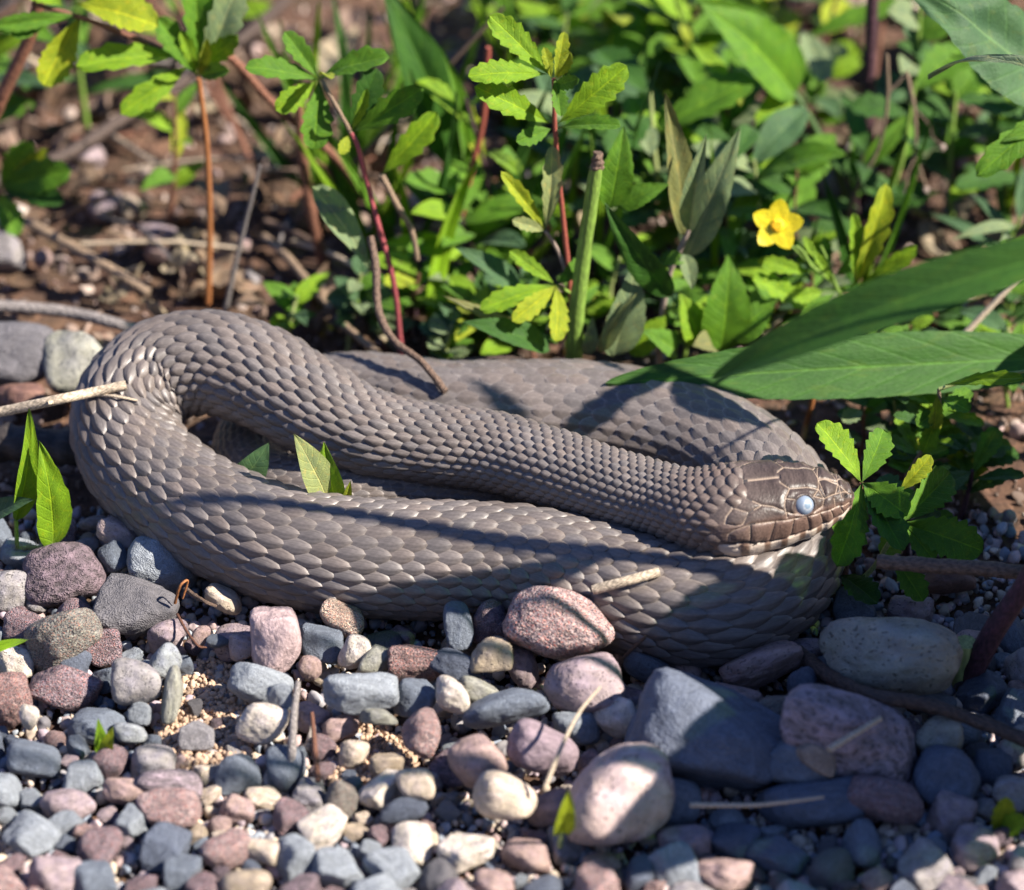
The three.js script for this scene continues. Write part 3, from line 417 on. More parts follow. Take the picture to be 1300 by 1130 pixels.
// base, tip: points; width in mm; face: where the upper side looks; bend: sag of the middle (of the length); fold: V of the two halves
function leafGeo(base, tip, width, { shape = 'lance', face = V(0.15, 0.75, 0.55), bend = 0.08, fold = 0.22, teeth = 0, depth = 0.2, twist = 0, wave = 0.04, nv = 0, curlTip = 0 } = {}) {
  const sd = leafSeed++ * 3.7, d = tip.clone().sub(base), len = d.length(), dir = d.clone().normalize(), side = dir.clone().cross(face).normalize(), nor = side.clone().cross(dir).normalize(), hw = width * MM / 2, f = SHAPE[shape];
  const NV = nv || (teeth ? teeth * 4 : 22), NU = 12;
  return grid(NU, NV, (u, v) => {
    const b = u * 2 - 1; let w = Math.max(0.012, f(v));
    if (teeth) { const k = (v * teeth) % 1, tw = Math.min(1, k / 0.74); w *= 1 - depth * (1 - tw) * sstep(0.15, 0.5, v); }
    const x = b * w * hw, ang = twist * v, cs = Math.cos(ang), sn = Math.sin(ang);
    const lift = Math.abs(b) * w * hw * fold + wave * len * noise(v * 3 + sd, b * 1.2, sd) * 0.6 + wave * hw * 1.4 * noise(v * 9, b * 2 + sd, sd) * Math.abs(b);
    const arch = bend * len * 4 * v * (1 - v) - curlTip * len * v * v * v;
    const advance = teeth ? -Math.abs(b) * 0.03 * len * 0 : 0;
    return base.clone().addScaledVector(dir, len * v + advance).addScaledVector(nor, arch + lift * cs - x * sn).addScaledVector(side, x * cs + lift * sn);
  });
}
const px2 = w => w / 5;
function leaf(g, b, t, w, col, o = {}) { return mesh(o.name || 'leaf', local(leafGeo(b, t, px2(w), o), g), leafMat(col, o.shape === 'blade' ? 1 : 0), g); }
function stem(g, pts, w, col, taper = 0.8, name = 'stem', wob = 0.12) { return mesh(name, local(tube(pts, px2(w) / 2, taper, Math.max(12, pts.length * 7), 9, wob, pts.length + w), g), stemMat(col), g); }
const TO = { shape: 'obov', teeth: 6, depth: 0.23, fold: 0.30, bend: 0.06 };      // cinquefoil leaflet
const zs = z => (p) => Z(p[0], p[1], z + (p[2] || 0));

{ // lance-leaved plant whose leaves hang over the snake
  const base = G(1229, 862, 0), g = thing('lance_leaf_plant', 'tall plant with purple hairy stem and long lance shaped leaves over the snake', 'plant', null, base);
  const st = [base, Z(1262, 800, 74), Z(1306, 735, 78), Z(1372, 600, 82), Z(1420, 420, 86), Z(1440, 200, 88), Z(1450, 20, 88), Z(1452, -200, 88)];
  stem(g, st, 29, 'purple', 0.6, 'stem', 0.06);
  mesh('stem_base', local(tube([base.clone().add(V(0, -0.006, 0)), Z(1222, 845, 70), Z(1226, 815, 71)], 3.1, 0.9, 10, 9, 0.15, 3), g), stemMat('palegreen'), g);
  const A = { shape: 'lance', teeth: 18, depth: 0.035, nv: 90, bend: 0.035, fold: 0.13, wave: 0.012 };
  leaf(g, Z(1418, 452, -36), Z(768, 487, -14), 86, 'forest', { ...A, shape: 'long', face: V(0.08, 0.72, 0.70), bend: 0.03 });
  leaf(g, Z(1428, 300, 88), Z(903, 481, 80), 62, 'forest', { ...A, shape: 'long', face: V(-0.10, 0.80, 0.60), bend: 0.075, fold: 0.5 });
}
{ // growth beyond the frame, between the sun and the stones: it shades the bed below the head
  const stems = [[158, 96], [190, 128], [226, 108], [262, 136]], names = ['leafy shrub seedling with the thinnest stem', 'leafy shrub seedling with crowded leaves', 'leafy shrub seedling with tall straight stem', 'leafy shrub seedling with spreading leaves'];
  const gs = stems.map(([x, z], i) => { const g = thing('shrub_seedling', names[i] + ' beside the lance leaf plant', 'plant', 'shrub seedlings beyond the lance leaf plant', V(x * MM, 0, z * MM)); mesh('stem', tube([V(0, -0.005, 0), V(0.002, 0.07, 0.001), V(0.004, 0.17, -0.002)], 1.7, 0.5, 16, 9, 0.1, i + 3), stemMat('purple'), g); return g; });
  const T = [[880, 830, 12], [950, 815, 12], [1010, 790, 12], [1045, 735, 12], [900, 900, 10], [960, 900, 8], [905, 985, 8], [985, 960, 8], [1040, 900, 8], [1050, 985, 8], [1090, 850, 12], [1110, 940, 12], [1130, 800, 18], [1180, 850, 14], [1190, 960, 8], [1230, 900, 8], [1130, 1030, 6], [1240, 1000, 6], [960, 1040, 6], [1060, 1090, 6], [1060, 790, 10], [830, 1060, 6], [1260, 800, 6], [1180, 740, 6], [850, 870, 8], [930, 860, 8], [1000, 840, 8], [1030, 850, 8], [930, 945, 12], [1010, 1010, 6], [1090, 900, 12], [1160, 900, 10], [1200, 800, 14], [1085, 1000, 8], [1120, 610, 8], [1195, 630, 8], [1255, 570, 8], [1150, 690, 8], [1240, 690, 8], [1290, 640, 8], [1210, 550, 8]], r = rng(31);
  for (const [px, py, h] of T) {
    const p = G(px, py, h), t = Math.max(0.04, (0.153 - p.x) / SUN.x) + 0.02 * r(), c = p.clone().addScaledVector(SUN, t);
    let k = 0; stems.forEach((q, i) => { if (Math.hypot(q[0] * MM - c.x, q[1] * MM - c.z) < Math.hypot(stems[k][0] * MM - c.x, stems[k][1] * MM - c.z)) k = i; });
    const b = V(stems[k][0] * MM + 0.002, Math.max(0.012, c.y - 0.012), stems[k][1] * MM), d = c.clone().sub(b); if (d.length() < 0.012) d.set(0.004, 0.01, 0.012);
    const tip = b.clone().add(d.clone().multiplyScalar(1 + 0.016 / d.length())); const q = toPx(tip); if (q[0] < 1318) tip.x += (1318 - q[0]) / 5 * MM;
    mesh('leaf', local(leafGeo(b, tip, 22 + 7 * r(), { shape: 'oval', face: SUN.clone(), teeth: 8, depth: 0.06, bend: 0.04, fold: 0.12 }), gs[k]), leafMat(r() < 0.5 ? 'deep' : 'mid', 0), gs[k]);
  }
  // tall grass farther out: soft stripes of shade on the coil and the pebbles
  const G0 = thing('tall_grass_tuft', 'tall arching grass tuft growing past the shrub seedlings', 'grass tuft', null, V(0.235, 0, 0.15));
  for (const [px, py, h, w] of [[400, 742, 18, 5], [600, 748, 18, 6], [150, 960, 5, 7], [60, 900, 6, 6]]) {
    const p = G(px, py, h), c = p.clone().addScaledVector(SUN, (0.175 - p.x) / SUN.x), b = V(0.235 + 0.03 * (r() - 0.5), -0.003, 0.15 + 0.04 * (r() - 0.5)), dir = c.clone().sub(b), tip = c.clone().add(V(-0.012, 0.02, 0.004).multiplyScalar(1));
    mesh('blade', local(leafGeo(b, tip, w, { shape: 'blade', face: V(0.8, 0.3, 0.4), bend: 0.05, fold: 0.3 }), G0), leafMat('mid', 1), G0);
  }
}
{ // cinquefoil by the snake's head
  const base = G(1072, 752, 0), g = thing('cinquefoil', 'low cinquefoil with toothed leaflets beside the snake snout', 'plant', 'cinquefoil plants around the snake', base), q = zs(30);
  const c1 = q([1094, 613, 0]), c2 = q([1144, 663, 8]);
  stem(g, [base, q([1076, 700, 0]), q([1086, 655, 0]), c1], 8, 'rust'); stem(g, [base, q([1105, 725, 4]), q([1128, 690, 6]), c2], 7, 'palegreen');
  const F = V(0.25, 0.6, 0.75), L = (c, t, w, col, o = {}) => leaf(g, c, q(t), w, col, { ...TO, face: F, ...o, name: 'leaflet' });
  L(c1, [1037, 537, -8], 48, 'bright', { face: V(0.7, 0.35, 0.6), teeth: 7 }); L(c1, [1122, 545, -12], 40, 'mid'); L(c1, [1152, 655, 12], 50, 'mid', { teeth: 7 }); L(c1, [1062, 720, 22], 50, 'mid', { teeth: 7 }); L(c1, [1146, 700, 20], 44, 'deep');
  L(c2, [1206, 600, -8], 50, 'mid', { teeth: 7 }); L(c2, [1248, 700, 16], 58, 'mid', { teeth: 8 }); L(c2, [1186, 712, 18], 32, 'mid');
  L(q([1134, 708, 12]), [1172, 764, 22], 38, 'mid'); L(q([1066, 730, 6]), [1114, 766, 20], 40, 'deep'); stem(g, [q([1144, 663, 8]), q([1142, 640, 2]), q([1141, 622, 0])], 4, 'palegreen'); L(q([1141, 624]), [1182, 578, -4], 26, 'lime', { fold: 0.6 });
}
{ // small drooping sprig under the long leaf
  const base = G(1148, 640, 0), g = thing('hanging_sprig', 'yellow green drooping sprig under the long lance leaf', 'plant', null, base), q = zs(base.z / MM);
  stem(g, [base, q([1152, 606]), q([1178, 560]), q([1192, 528]), q([1192, 494])], 6, 'tan'); stem(g, [q([1192, 494]), q([1240, 480]), q([1312, 470])], 5, 'palegreen', 0.7, 'stalk');
  for (const [b, t, w, c] of [[[1192, 520], [1164, 541, 4], 26, 'mid'], [[1192, 522], [1172, 575, 6], 26, 'bright'], [[1194, 505], [1232, 522, 6], 26, 'mid'], [[1190, 500], [1186, 545, 4], 22, 'lime'], [[1200, 489], [1300, 480, 10], 22, 'bright']]) leaf(g, q(b), q(t), w, c, { ...TO, name: 'leaflet' });
}
{ // flowering cinquefoil
  const base = G(1080, 470, 0), z = base.z / MM, g = thing('flowering_cinquefoil', 'cinquefoil bearing one open yellow flower', 'plant', null, base), q = zs(z);
  stem(g, [base, q([1078, 420]), q([1062, 365]), q([1036, 342]), q([994, 302])], 6, 'green', 0.6); stem(g, [q([1062, 365]), q([1050, 330]), q([1042, 312])], 5, 'green', 0.7, 'stalk'); stem(g, [q([1030, 338]), q([1018, 318]), q([1010, 312])], 5, 'green', 0.7, 'stalk');
  const F = V(0.3, 0.5, 0.8), L = (b, t, w, c, o = {}) => leaf(g, q(b), q(t), w, c, { ...TO, face: F, ...o, name: 'leaflet' });
  L([1038, 402], [955, 354, 6], 44, 'bright', { teeth: 6, depth: 0.4, face: V(0.3, 0.75, 0.4) }); L([1030, 346], [962, 331, 4], 24, 'bright'); L([1082, 366], [1125, 233, -6], 38, 'lime', { fold: 0.7, teeth: 6 }); L([1084, 360], [1083, 270, -2], 24, 'bright', { fold: 0.6 });
  L([1088, 368], [1164, 312, 2], 30, 'bright'); L([1046, 370], [1004, 378, 8], 24, 'bright'); L([1060, 372], [1018, 402, 8], 26, 'mid'); L([1066, 376], [1072, 410, 8], 26, 'bright'); L([1050, 350], [1046, 300, -4], 18, 'mid'); L([1042, 345], [1020, 300, -4], 14, 'bright'); L([1060, 350], [1090, 326, -4], 22, 'mid'); L([1070, 380], [1120, 400, 8], 30, 'mid'); L([1056, 360], [1032, 318, 2], 14, 'bright');
  const fl = new THREE.Group(); fl.name = 'flower'; const fc = q([987, 286, 3]), fn = V(-0.05, 0.5, 0.86).normalize(); fl.position.copy(fc).sub(g.position); g.add(fl);
  const ym = new THREE.MeshPhysicalMaterial({ color: lin(0.92, 0.76, 0.006), map: bladeMap, roughness: 0.5, transmission: 0.25, thickness: 0, side: THREE.DoubleSide }), om = new THREE.MeshStandardMaterial({ color: lin(0.85, 0.50, 0.01), roughness: 0.7 }), t1 = V(1, 0, 0).cross(fn).normalize(), t2 = fn.clone().cross(t1).normalize();
  for (let k = 0; k < 5; k++) { const a = k * Math.PI * 2 / 5 + 0.5, d = t1.clone().multiplyScalar(Math.cos(a)).addScaledVector(t2, Math.sin(a)); const gg = leafGeo(d.clone().multiplyScalar(0.0001), d.clone().multiplyScalar(0.0070).addScaledVector(fn, 0.0008), 5.2, { shape: 'oval', face: fn, bend: -0.05, fold: 0.05, wave: 0.03 }); const m = mesh('petal', gg, ym, fl); m.userData.label = 'yellow petal'; }
  const dot = new THREE.IcosahedronGeometry(0.00028, 2); for (let k = 0; k < 16; k++) { const a = k * 2.4, rr = 0.0014 * Math.sqrt((k + 0.5) / 16), d = t1.clone().multiplyScalar(Math.cos(a) * rr).addScaledVector(t2, Math.sin(a) * rr).addScaledVector(fn, 0.0011); mesh('stamen', dot.clone().translate(d.x, d.y, d.z), om, fl); }
  mesh('disc', new THREE.SphereGeometry(0.0019, 20, 12).scale(1, 1, 0.55).applyQuaternion(new THREE.Quaternion().setFromUnitVectors(V(0, 0, 1), fn)), om, fl);
  for (let k = 0; k < 5; k++) { const a = k * Math.PI * 2 / 5 + 1.13, d = t1.clone().multiplyScalar(Math.cos(a)).addScaledVector(t2, Math.sin(a)); mesh('sepal', leafGeo(V(0, 0, 0).addScaledVector(fn, -0.0008), d.clone().multiplyScalar(0.0052).addScaledVector(fn, -0.0004), 2, { face: fn, bend: 0 }), leafMat('bright', 0), fl); }
}
{ // tall cinquefoil in the middle
  const base = G(728, 508, 0), z = base.z / MM, g = thing('tall_cinquefoil', 'upright cinquefoil with red stem and bright toothed whorl behind the snake', 'plant', 'cinquefoil plants around the snake', base), q = zs(z);
  stem(g, [base, q([726, 400]), q([722, 345]), q([712, 250]), q([705, 170]), q([703, 100])], 8, 'red', 0.7); stem(g, [q([720, 348]), q([708, 318]), q([692, 293, 4])], 6, 'fuzzy', 0.8, 'stalk'); stem(g, [q([724, 372]), q([706, 362, 6])], 5, 'green', 0.8, 'stalk');
  const F = V(0.25, 0.55, 0.75), L = (b, t, w, c, o = {}) => leaf(g, q(b), q(t), w, c, { ...TO, face: F, ...o, name: 'leaflet' });
  L([697, 95], [621, 20, -6], 40, 'bright', { teeth: 7 }); L([694, 95], [594, 97, 8], 38, 'bright', { teeth: 8, face: V(0.2, 0.85, 0.5) }); L([698, 157], [602, 110, 6], 40, 'bright'); L([700, 163], [655, 180, 8], 26, 'mid'); L([708, 157], [796, 83, -4], 46, 'bright', { teeth: 7 }); L([708, 163], [788, 160, 8], 30, 'mid', { face: V(0.2, 0.9, 0.4) });
  L([704, 100], [716, 40, -4], 20, 'lime', { fold: 0.6 }); L([706, 100], [724, 66, 2], 18, 'lime', { fold: 0.6 }); L([704, 98], [712, 148, 8], 24, 'mid', { fold: 0.5 }); L([700, 100], [690, 60, 0], 16, 'lime'); L([703, 110], [735, 100, 6], 22, 'mid');
  L([692, 293, 4], [701, 184, 2], 30, 'pale', { fold: 0.5 }); L([692, 293, 4], [636, 218, 6], 22, 'lime', { fold: 0.4 }); L([692, 293, 4], [650, 280, 8], 20, 'pale', { fold: 0.4 });
  L([706, 362, 6], [646, 318, 4], 22, 'bright'); L([706, 362, 6], [609, 394, 14], 34, 'bright', { face: V(0.1, 0.85, 0.5) }); L([706, 362, 6], [650, 408, 18], 30, 'lime'); L([706, 362, 6], [705, 434, 18], 34, 'lime', { face: V(0.5, 0.4, 0.75) }); L([706, 362, 6], [742, 330, 0], 26, 'mid');
}
{ // broad single leaves lying against the snake's back and behind the tall cinquefoil
  const mk = (b, label, arr, name = 'leafy_weed') => { const base = G(b[0], b[1], 0), z = base.z / MM, g = thing(name, label, 'plant', null, base), q = zs(z); for (const [p, t, w, c, o] of arr) leaf(g, q(p), q(t), w, c, { teeth: 8, depth: 0.08, ...(o || {}) }); stem(g, [base, q([b[0] + 2, b[1] - 24])], 7, 'palegreen'); return [g, q]; };
  mk([690, 506], 'dark green pointed leaf lying on the back of the snake', [[[698, 444, 14], [585, 409, 18], 42, 'deep', { face: V(0.2, 0.85, 0.45), bend: 0.09 }], [[660, 366, -10], [577, 314, -8], 36, 'blue', {}], [[690, 446], [560, 375, 10], 26, 'bronze', {}]]);
  mk([790, 504], 'weed with broad veined leaves beside the cut green stem', [[[778, 452, 8], [806, 331, 4], 60, 'grey', { face: V(0.3, 0.4, 0.85) }], [[852, 376, 4], [768, 258, 8], 46, 'deep', { face: V(-0.3, 0.5, 0.8) }], [[774, 264], [792, 160, -6], 48, 'mid', {}], [[785, 262], [850, 234, 0], 34, 'mid', {}], [[746, 450, 8], [752, 402, 8], 22, 'grey', {}], [[762, 446, 8], [808, 372, 10], 22, 'pale', { fold: 0.5 }], [[800, 450], [850, 400, -4], 40, 'bright', {}]]);
  mk([900, 500], 'low weed with wide bright leaves behind the long lance leaf', [[[915, 446], [926, 322, -8], 70, 'mid', {}], [[890, 440], [862, 372, -4], 46, 'bright', {}], [[930, 430], [985, 380, -4], 50, 'mid', {}], [[905, 440], [880, 440, 12], 40, 'bronze', {}], [[860, 450], [815, 420, 8], 40, 'mid', {}]]);
}
{ // cut green stem
  const base = G(727, 508, 2), z = base.z / MM + 3, g = thing('cut_stem', 'thick green stem cut off with a brown dried end', 'plant stem', null, G(727, 508, 0)), q = zs(z);
  stem(g, [base.clone().add(V(0, -0.006, 0)), q([732, 400]), q([746, 290]), q([757, 212])], 24, 'green', 0.74, 'stem', 0.03);
  mesh('dried_end', local(tube([q([756.5, 216]), q([758, 206]), q([760, 194])], 1.75, 0.72, 10, 10, 0.6, 5), g), stemMat('brown'), g);
}
{ // woolly young shoot
  const base = G(835, 488, 0), z = base.z / MM, g = thing('woolly_shoot', 'young shoot with folded woolly purple edged leaves', 'plant', null, base), q = zs(z);
  stem(g, [base, q([842, 392]), q([852, 342]), q([869, 305]), q([876, 285])], 9, 'fuzzy', 0.8);
  const w = { teeth: 10, depth: 0.06 };
  leaf(g, q([870, 300]), q([844, 118, -4]), 44, 'bronze', { ...w, fold: 0.35, face: V(0.5, 0.1, 0.85), bend: 0.03 }); leaf(g, q([876, 292, 4]), q([897, 170, 2]), 30, 'grey', { ...w, fold: 1.1, face: V(-0.3, 0.1, 0.95) }); leaf(g, q([872, 325, -4]), q([940, 163, -8]), 54, 'grey', { ...w, face: V(-0.2, 0.2, 0.95) });
  leaf(g, q([868, 322, 3]), q([879, 368, 8]), 24, 'grey', { ...w, fold: 0.5 }); leaf(g, q([866, 326, 2]), q([842, 338, 8]), 22, 'mid', { ...w, fold: 0.5 });
}
{ // whorled plant, upper corner
  const base = G(264, 385, 0), z = base.z / MM, g = thing('orange_stem_cinquefoil', 'cinquefoil on a slim orange stem with a spread whorl', 'plant', 'cinquefoil plants around the snake', base), q = zs(z);
  stem(g, [base, q([266, 280]), q([262, 180]), q([252, 100])], 9, 'orange', 0.8);
  const L = (b, t, w, c, o = {}) => leaf(g, q(b), q(t), w, c, { ...TO, face: V(0.25, 0.55, 0.75), ...o, name: 'leaflet' });
  L([240, 82], [153, 145, 12], 38, 'bright', { teeth: 4 }); L([232, 72], [96, 84, 8], 48, 'bright', { teeth: 4, face: V(0.1, 0.9, 0.4) }); L([248, 94], [198, 22, 0], 40, 'mid'); L([252, 92], [246, -30, -6], 46, 'mid', { fold: 0.6 }); L([256, 92], [304, -26, -6], 52, 'grey', { fold: 0.4 }); L([254, 84], [302, 46, 8], 32, 'bright'); L([254, 96], [292, 90, 12], 26, 'mid', { fold: 0.6 }); L([250, 98], [262, 48, 10], 18, 'lime', { fold: 0.7 }); L([250, 96], [228, 40, 6], 22, 'bright');
}
{ // runner with lime leaves
  const base = G(330, 330, 0), g = thing('lime_leaf_runner', 'arching red runner carrying lime leaves past the orange stem', 'plant', null, base), q = zs(base.z / MM + 20);
  stem(g, [q([222, 70]), q([170, 48]), q([102, 22]), q([40, 4])], 9, 'rust', 0.7);
  const L = (b, t, w, c, o = {}) => leaf(g, q(b), q(t), w, c, { ...TO, teeth: 9, depth: 0.16, face: V(0.3, 0.5, 0.8), ...o });
  L([102, 20], [55, 108, 8], 48, 'lime', { fold: 0.5, bend: -0.06 }); L([96, 4], [201, 33, 6], 56, 'lime', { face: V(0.1, 0.85, 0.5) }); L([100, 18], [-10, 34, 6], 26, 'mid'); L([80, 8], [20, -40, 0], 50, 'bright'); L([60, 30], [14, 44, 6], 22, 'mid');
  stem(g, [q([222, 70]), q([280, 66, -8]), q([345, 130, -14]), q([428, 202, -20]), q([500, 300, -26]), q([548, 356, -26]), G(590, 405, 0)], 13, 'rust', 0.9, 'runner');
}
{
  const base = G(-20, 330, 0), g = thing('edge_cinquefoil', 'dark toothed leaf cluster above the pale fallen stalk', 'plant', 'cinquefoil plants around the snake', base), q = zs(base.z / MM);
  stem(g, [base, q([-14, 280]), q([0, 240])], 8, 'rust');
  for (const [b, t, w, c] of [[[0, 238], [90, 216, 8], 52, 'mid'], [[0, 240], [82, 256, 12], 36, 'deep'], [[0, 236], [40, 180, 0], 44, 'mid'], [[4, 240], [60, 190, 2], 24, 'lime'], [[0, 244], [20, 300, 14], 40, 'mid'], [[0, 238], [-60, 210], 50, 'mid']]) leaf(g, q(b), q(t), w, c, { ...TO, face: V(0.25, 0.6, 0.7) });
}
{ // red-stemmed plant
  const base = G(512, 478, 0), z = base.z / MM, g = thing('red_stem_plant', 'plant with thin crimson stem and dark pointed leaves', 'plant', null, base), q = zs(z);
  stem(g, [base, q([500, 360]), q([482, 292]), q([471, 252]), q([452, 180]), q([445, 168])], 9, 'pinkred', 0.7); stem(g, [q([445, 168]), q([430, 140]), q([408, 102, -8])], 6, 'tan', 0.8, 'stalk');
  const L = (b, t, w, c, o = {}) => leaf(g, q(b), q(t), w, c, { ...TO, teeth: 5, face: V(0.25, 0.5, 0.8), ...o, name: 'leaflet' });
  L([405, 100, -8], [361, 40, -12], 30, 'mid'); L([405, 100, -8], [494, 72, -4], 42, 'mid', { face: V(0, 0.9, 0.4) }); L([405, 102, -8], [311, 86, -4], 38, 'mid', { face: V(0, 0.9, 0.4) }); L([405, 104, -8], [398, 190, 2], 46, 'mid'); L([400, 104, -8], [350, 140, 0], 34, 'bright'); L([406, 96, -8], [420, 100, 4], 18, 'lime');
  L([445, 168], [478, 86, -4], 40, 'deep'); L([447, 168], [537, 112, 0], 42, 'mid'); L([446, 166], [466, 112, 4], 16, 'bright', { fold: 0.6 }); L([442, 172], [432, 196, 6], 18, 'lime'); L([484, 222, -6], [555, 142, -10], 40, 'bright', { fold: 0.5 }); L([470, 345, 6], [396, 236, 2], 46, 'grey', { face: V(0.7, 0.3, 0.6), teeth: 0 });
  stem(g, [q([484, 222, -6]), q([505, 262, -6]), q([522, 292, -6]), q([530, 330, -6])], 9, 'tan', 0.8, 'stalk');
}
function lone(name, label, cat, pts, w, col, taper = 0.85, wob = 0.2, group) { const g = tube(pts, px2(w) / 2, taper, Math.max(16, pts.length * 8), 10, wob, w + pts.length), c = pts[0].clone(); g.translate(-c.x, -c.y, -c.z); const m = mesh(name, g, stemMat(col)); m.position.copy(c); return tag(m, label, cat, group); }
const gz = (px, py) => G(px, py, 0).z / MM;
{ let q = zs(gz(412, 345)); lone('dead_stalk', 'stout reddish brown dead stalk crossing behind the runner', 'stalk', [G(416, 350, -2), q([402, 300]), q([386, 212]), q([377, 111])], 17, 'rust', 0.75);
  q = zs(gz(566, 345)); lone('pink_stem', 'slender rosy stem leaning behind the grass blade', 'stem', [G(562, 350, -2), q([582, 287]), q([602, 200]), q([613, 155]), q([620, 60])], 10, 'red', 0.8);
  const g = thing('grass_tuft', 'bright green curved grass blade rising beside the rosy stem', 'grass blade', null, G(548, 430, 0)); q = zs(gz(548, 430)); leaf(g, q([548, 428]), q([606, 206, -6]), 30, 'bright', { shape: 'blade', bend: -0.12, face: V(0.5, 0.2, 0.85), fold: 0.3 }); stem(g, [G(548, 434, -1), q([548, 410])], 12, 'green', 0.9, 'sheath');
  const g2 = thing('broad_dark_leaf', 'broad dark green leaf hanging behind the red stemmed plant', 'leaf', null, G(590, 300, 0)); q = zs(gz(590, 300)); leaf(g2, q([588, 215]), q([484, -24, 0]), 84, 'deep', { face: V(0.3, 0.3, 0.9), fold: 0.35 }); stem(g2, [G(590, 300, -1), q([592, 250]), q([588, 213])], 10, 'green'); leaf(g2, q([592, 240]), q([560, 60, 10]), 34, 'mid', { fold: 0.6, face: V(0.6, 0.2, 0.8) });
}
{ // dry forked twig
  const g = thing('dry_twig', 'thin dry forked twig rising above the yellow flower', 'twig', null, G(1082, 330, 0)), q = zs(gz(1082, 330));
  stem(g, [G(1080, 334, -2), q([1081, 262]), q([1089, 236]), q([1115, 188]), q([1127, 125]), q([1126, 69])], 7, 'tan', 0.7, 'branch', 0.25);
  stem(g, [q([1128, 117]), q([1139, 106]), q([1152, 91])], 5, 'tan', 0.9, 'branch', 0.25); stem(g, [q([1151, 91]), q([1161, 140, 2]), q([1161, 197, 3]), q([1152, 221, 4]), q([1151, 245, 4])], 5.5, 'tan', 0.7, 'branch', 0.25);
  stem(g, [q([1161, 196, 3]), q([1168, 214, 3]), q([1177, 242, 4])], 4, 'tan', 0.8, 'branch', 0.25); stem(g, [q([1162, 138, 2]), q([1180, 160, 2]), q([1184, 174, 2]), q([1198, 186, 2])], 3.2, 'brown', 0.8, 'branch', 0.3);
  for (const p of [[1151, 244, 4], [1197, 187, 2], [1176, 241, 4]]) mesh('seed_head', local(stoneGeo(950, 6, 10, 7).scale(0.9 * MM, 1.1 * MM, 0.9 * MM).translate(...q(p).toArray()), g), stemMat('fuzzy'), g);
}
{ // stalks and leaves of the upper corner on the flower's side
  let q = zs(gz(1096, 250)); lone('purple_stalk', 'dark purple upright stalk behind the dry twig', 'stalk', [G(1094, 256, -2), q([1099, 185]), q([1104, 90]), q([1110, -60])], 19, 'purple', 0.85, 0.1);
  q = zs(gz(1080, 285)); const g = thing('drooping_broad_leaf', 'broad green leaf drooping from an arched dark green stalk', 'leaf', null, G(1082, 290, 0)); stem(g, [G(1082, 290, -2), q([1070, 236]), q([1036, 165]), q([1006, 116])], 12, 'deepgreen', 0.8); leaf(g, q([1010, 120]), q([886, 4, 8]), 96, 'mid', { face: V(0.3, 0.7, 0.6), fold: 0.3, bend: 0.08, teeth: 10, depth: 0.05 }); leaf(g, q([1000, 112]), q([946, 178, 14]), 52, 'bright', { face: V(0.5, 0.4, 0.75) }); leaf(g, q([1004, 116]), q([990, 30, -10]), 50, 'mid', {});
  q = zs(8); const g3 = thing('corner_leaf_plant', 'plant with large blue green wavy leaf reaching past the purple stalk', 'plant', null, G(1372, 560, 0)); stem(g3, [G(1372, 560, -2), q([1372, 400]), q([1365, 250]), q([1352, 120])], 14, 'purple', 0.8); leaf(g3, q([1352, 128, -84]), q([1146, -22, -84]), 122, 'blue', { face: V(0.1, 0.75, 0.6), teeth: 14, depth: 0.04, wave: 0.10, fold: 0.1 }); stem(g3, [q([1362, 200]), q([1354, 150, -50]), q([1352, 126, -84])], 6, 'green', 0.8, 'stalk'); leaf(g3, q([1350, 110]), q([1178, 98, -60]), 34, 'grey', { face: V(0.2, 0.9, 0.4) }); leaf(g3, q([1352, 130]), q([1240, 224, 14]), 40, 'mid', { ...TO }); leaf(g3, q([1356, 150]), q([1272, 180, 10]), 30, 'mid', {}); { const ln = G(860, 600, 25).addScaledVector(SUN, 0.152), ft = G(588, 474, 27).addScaledVector(SUN, 0.225); leaf(g3, ln, ft, 34, 'mid', { face: SUN.clone(), bend: 0.02 }); stem(g3, [q([1366, 300]), ln], 5, 'green', 0.8, 'stalk'); }
  leaf(g3, q([1355, 160]), q([1440, 260, 20]), 70, 'blue', {});
}
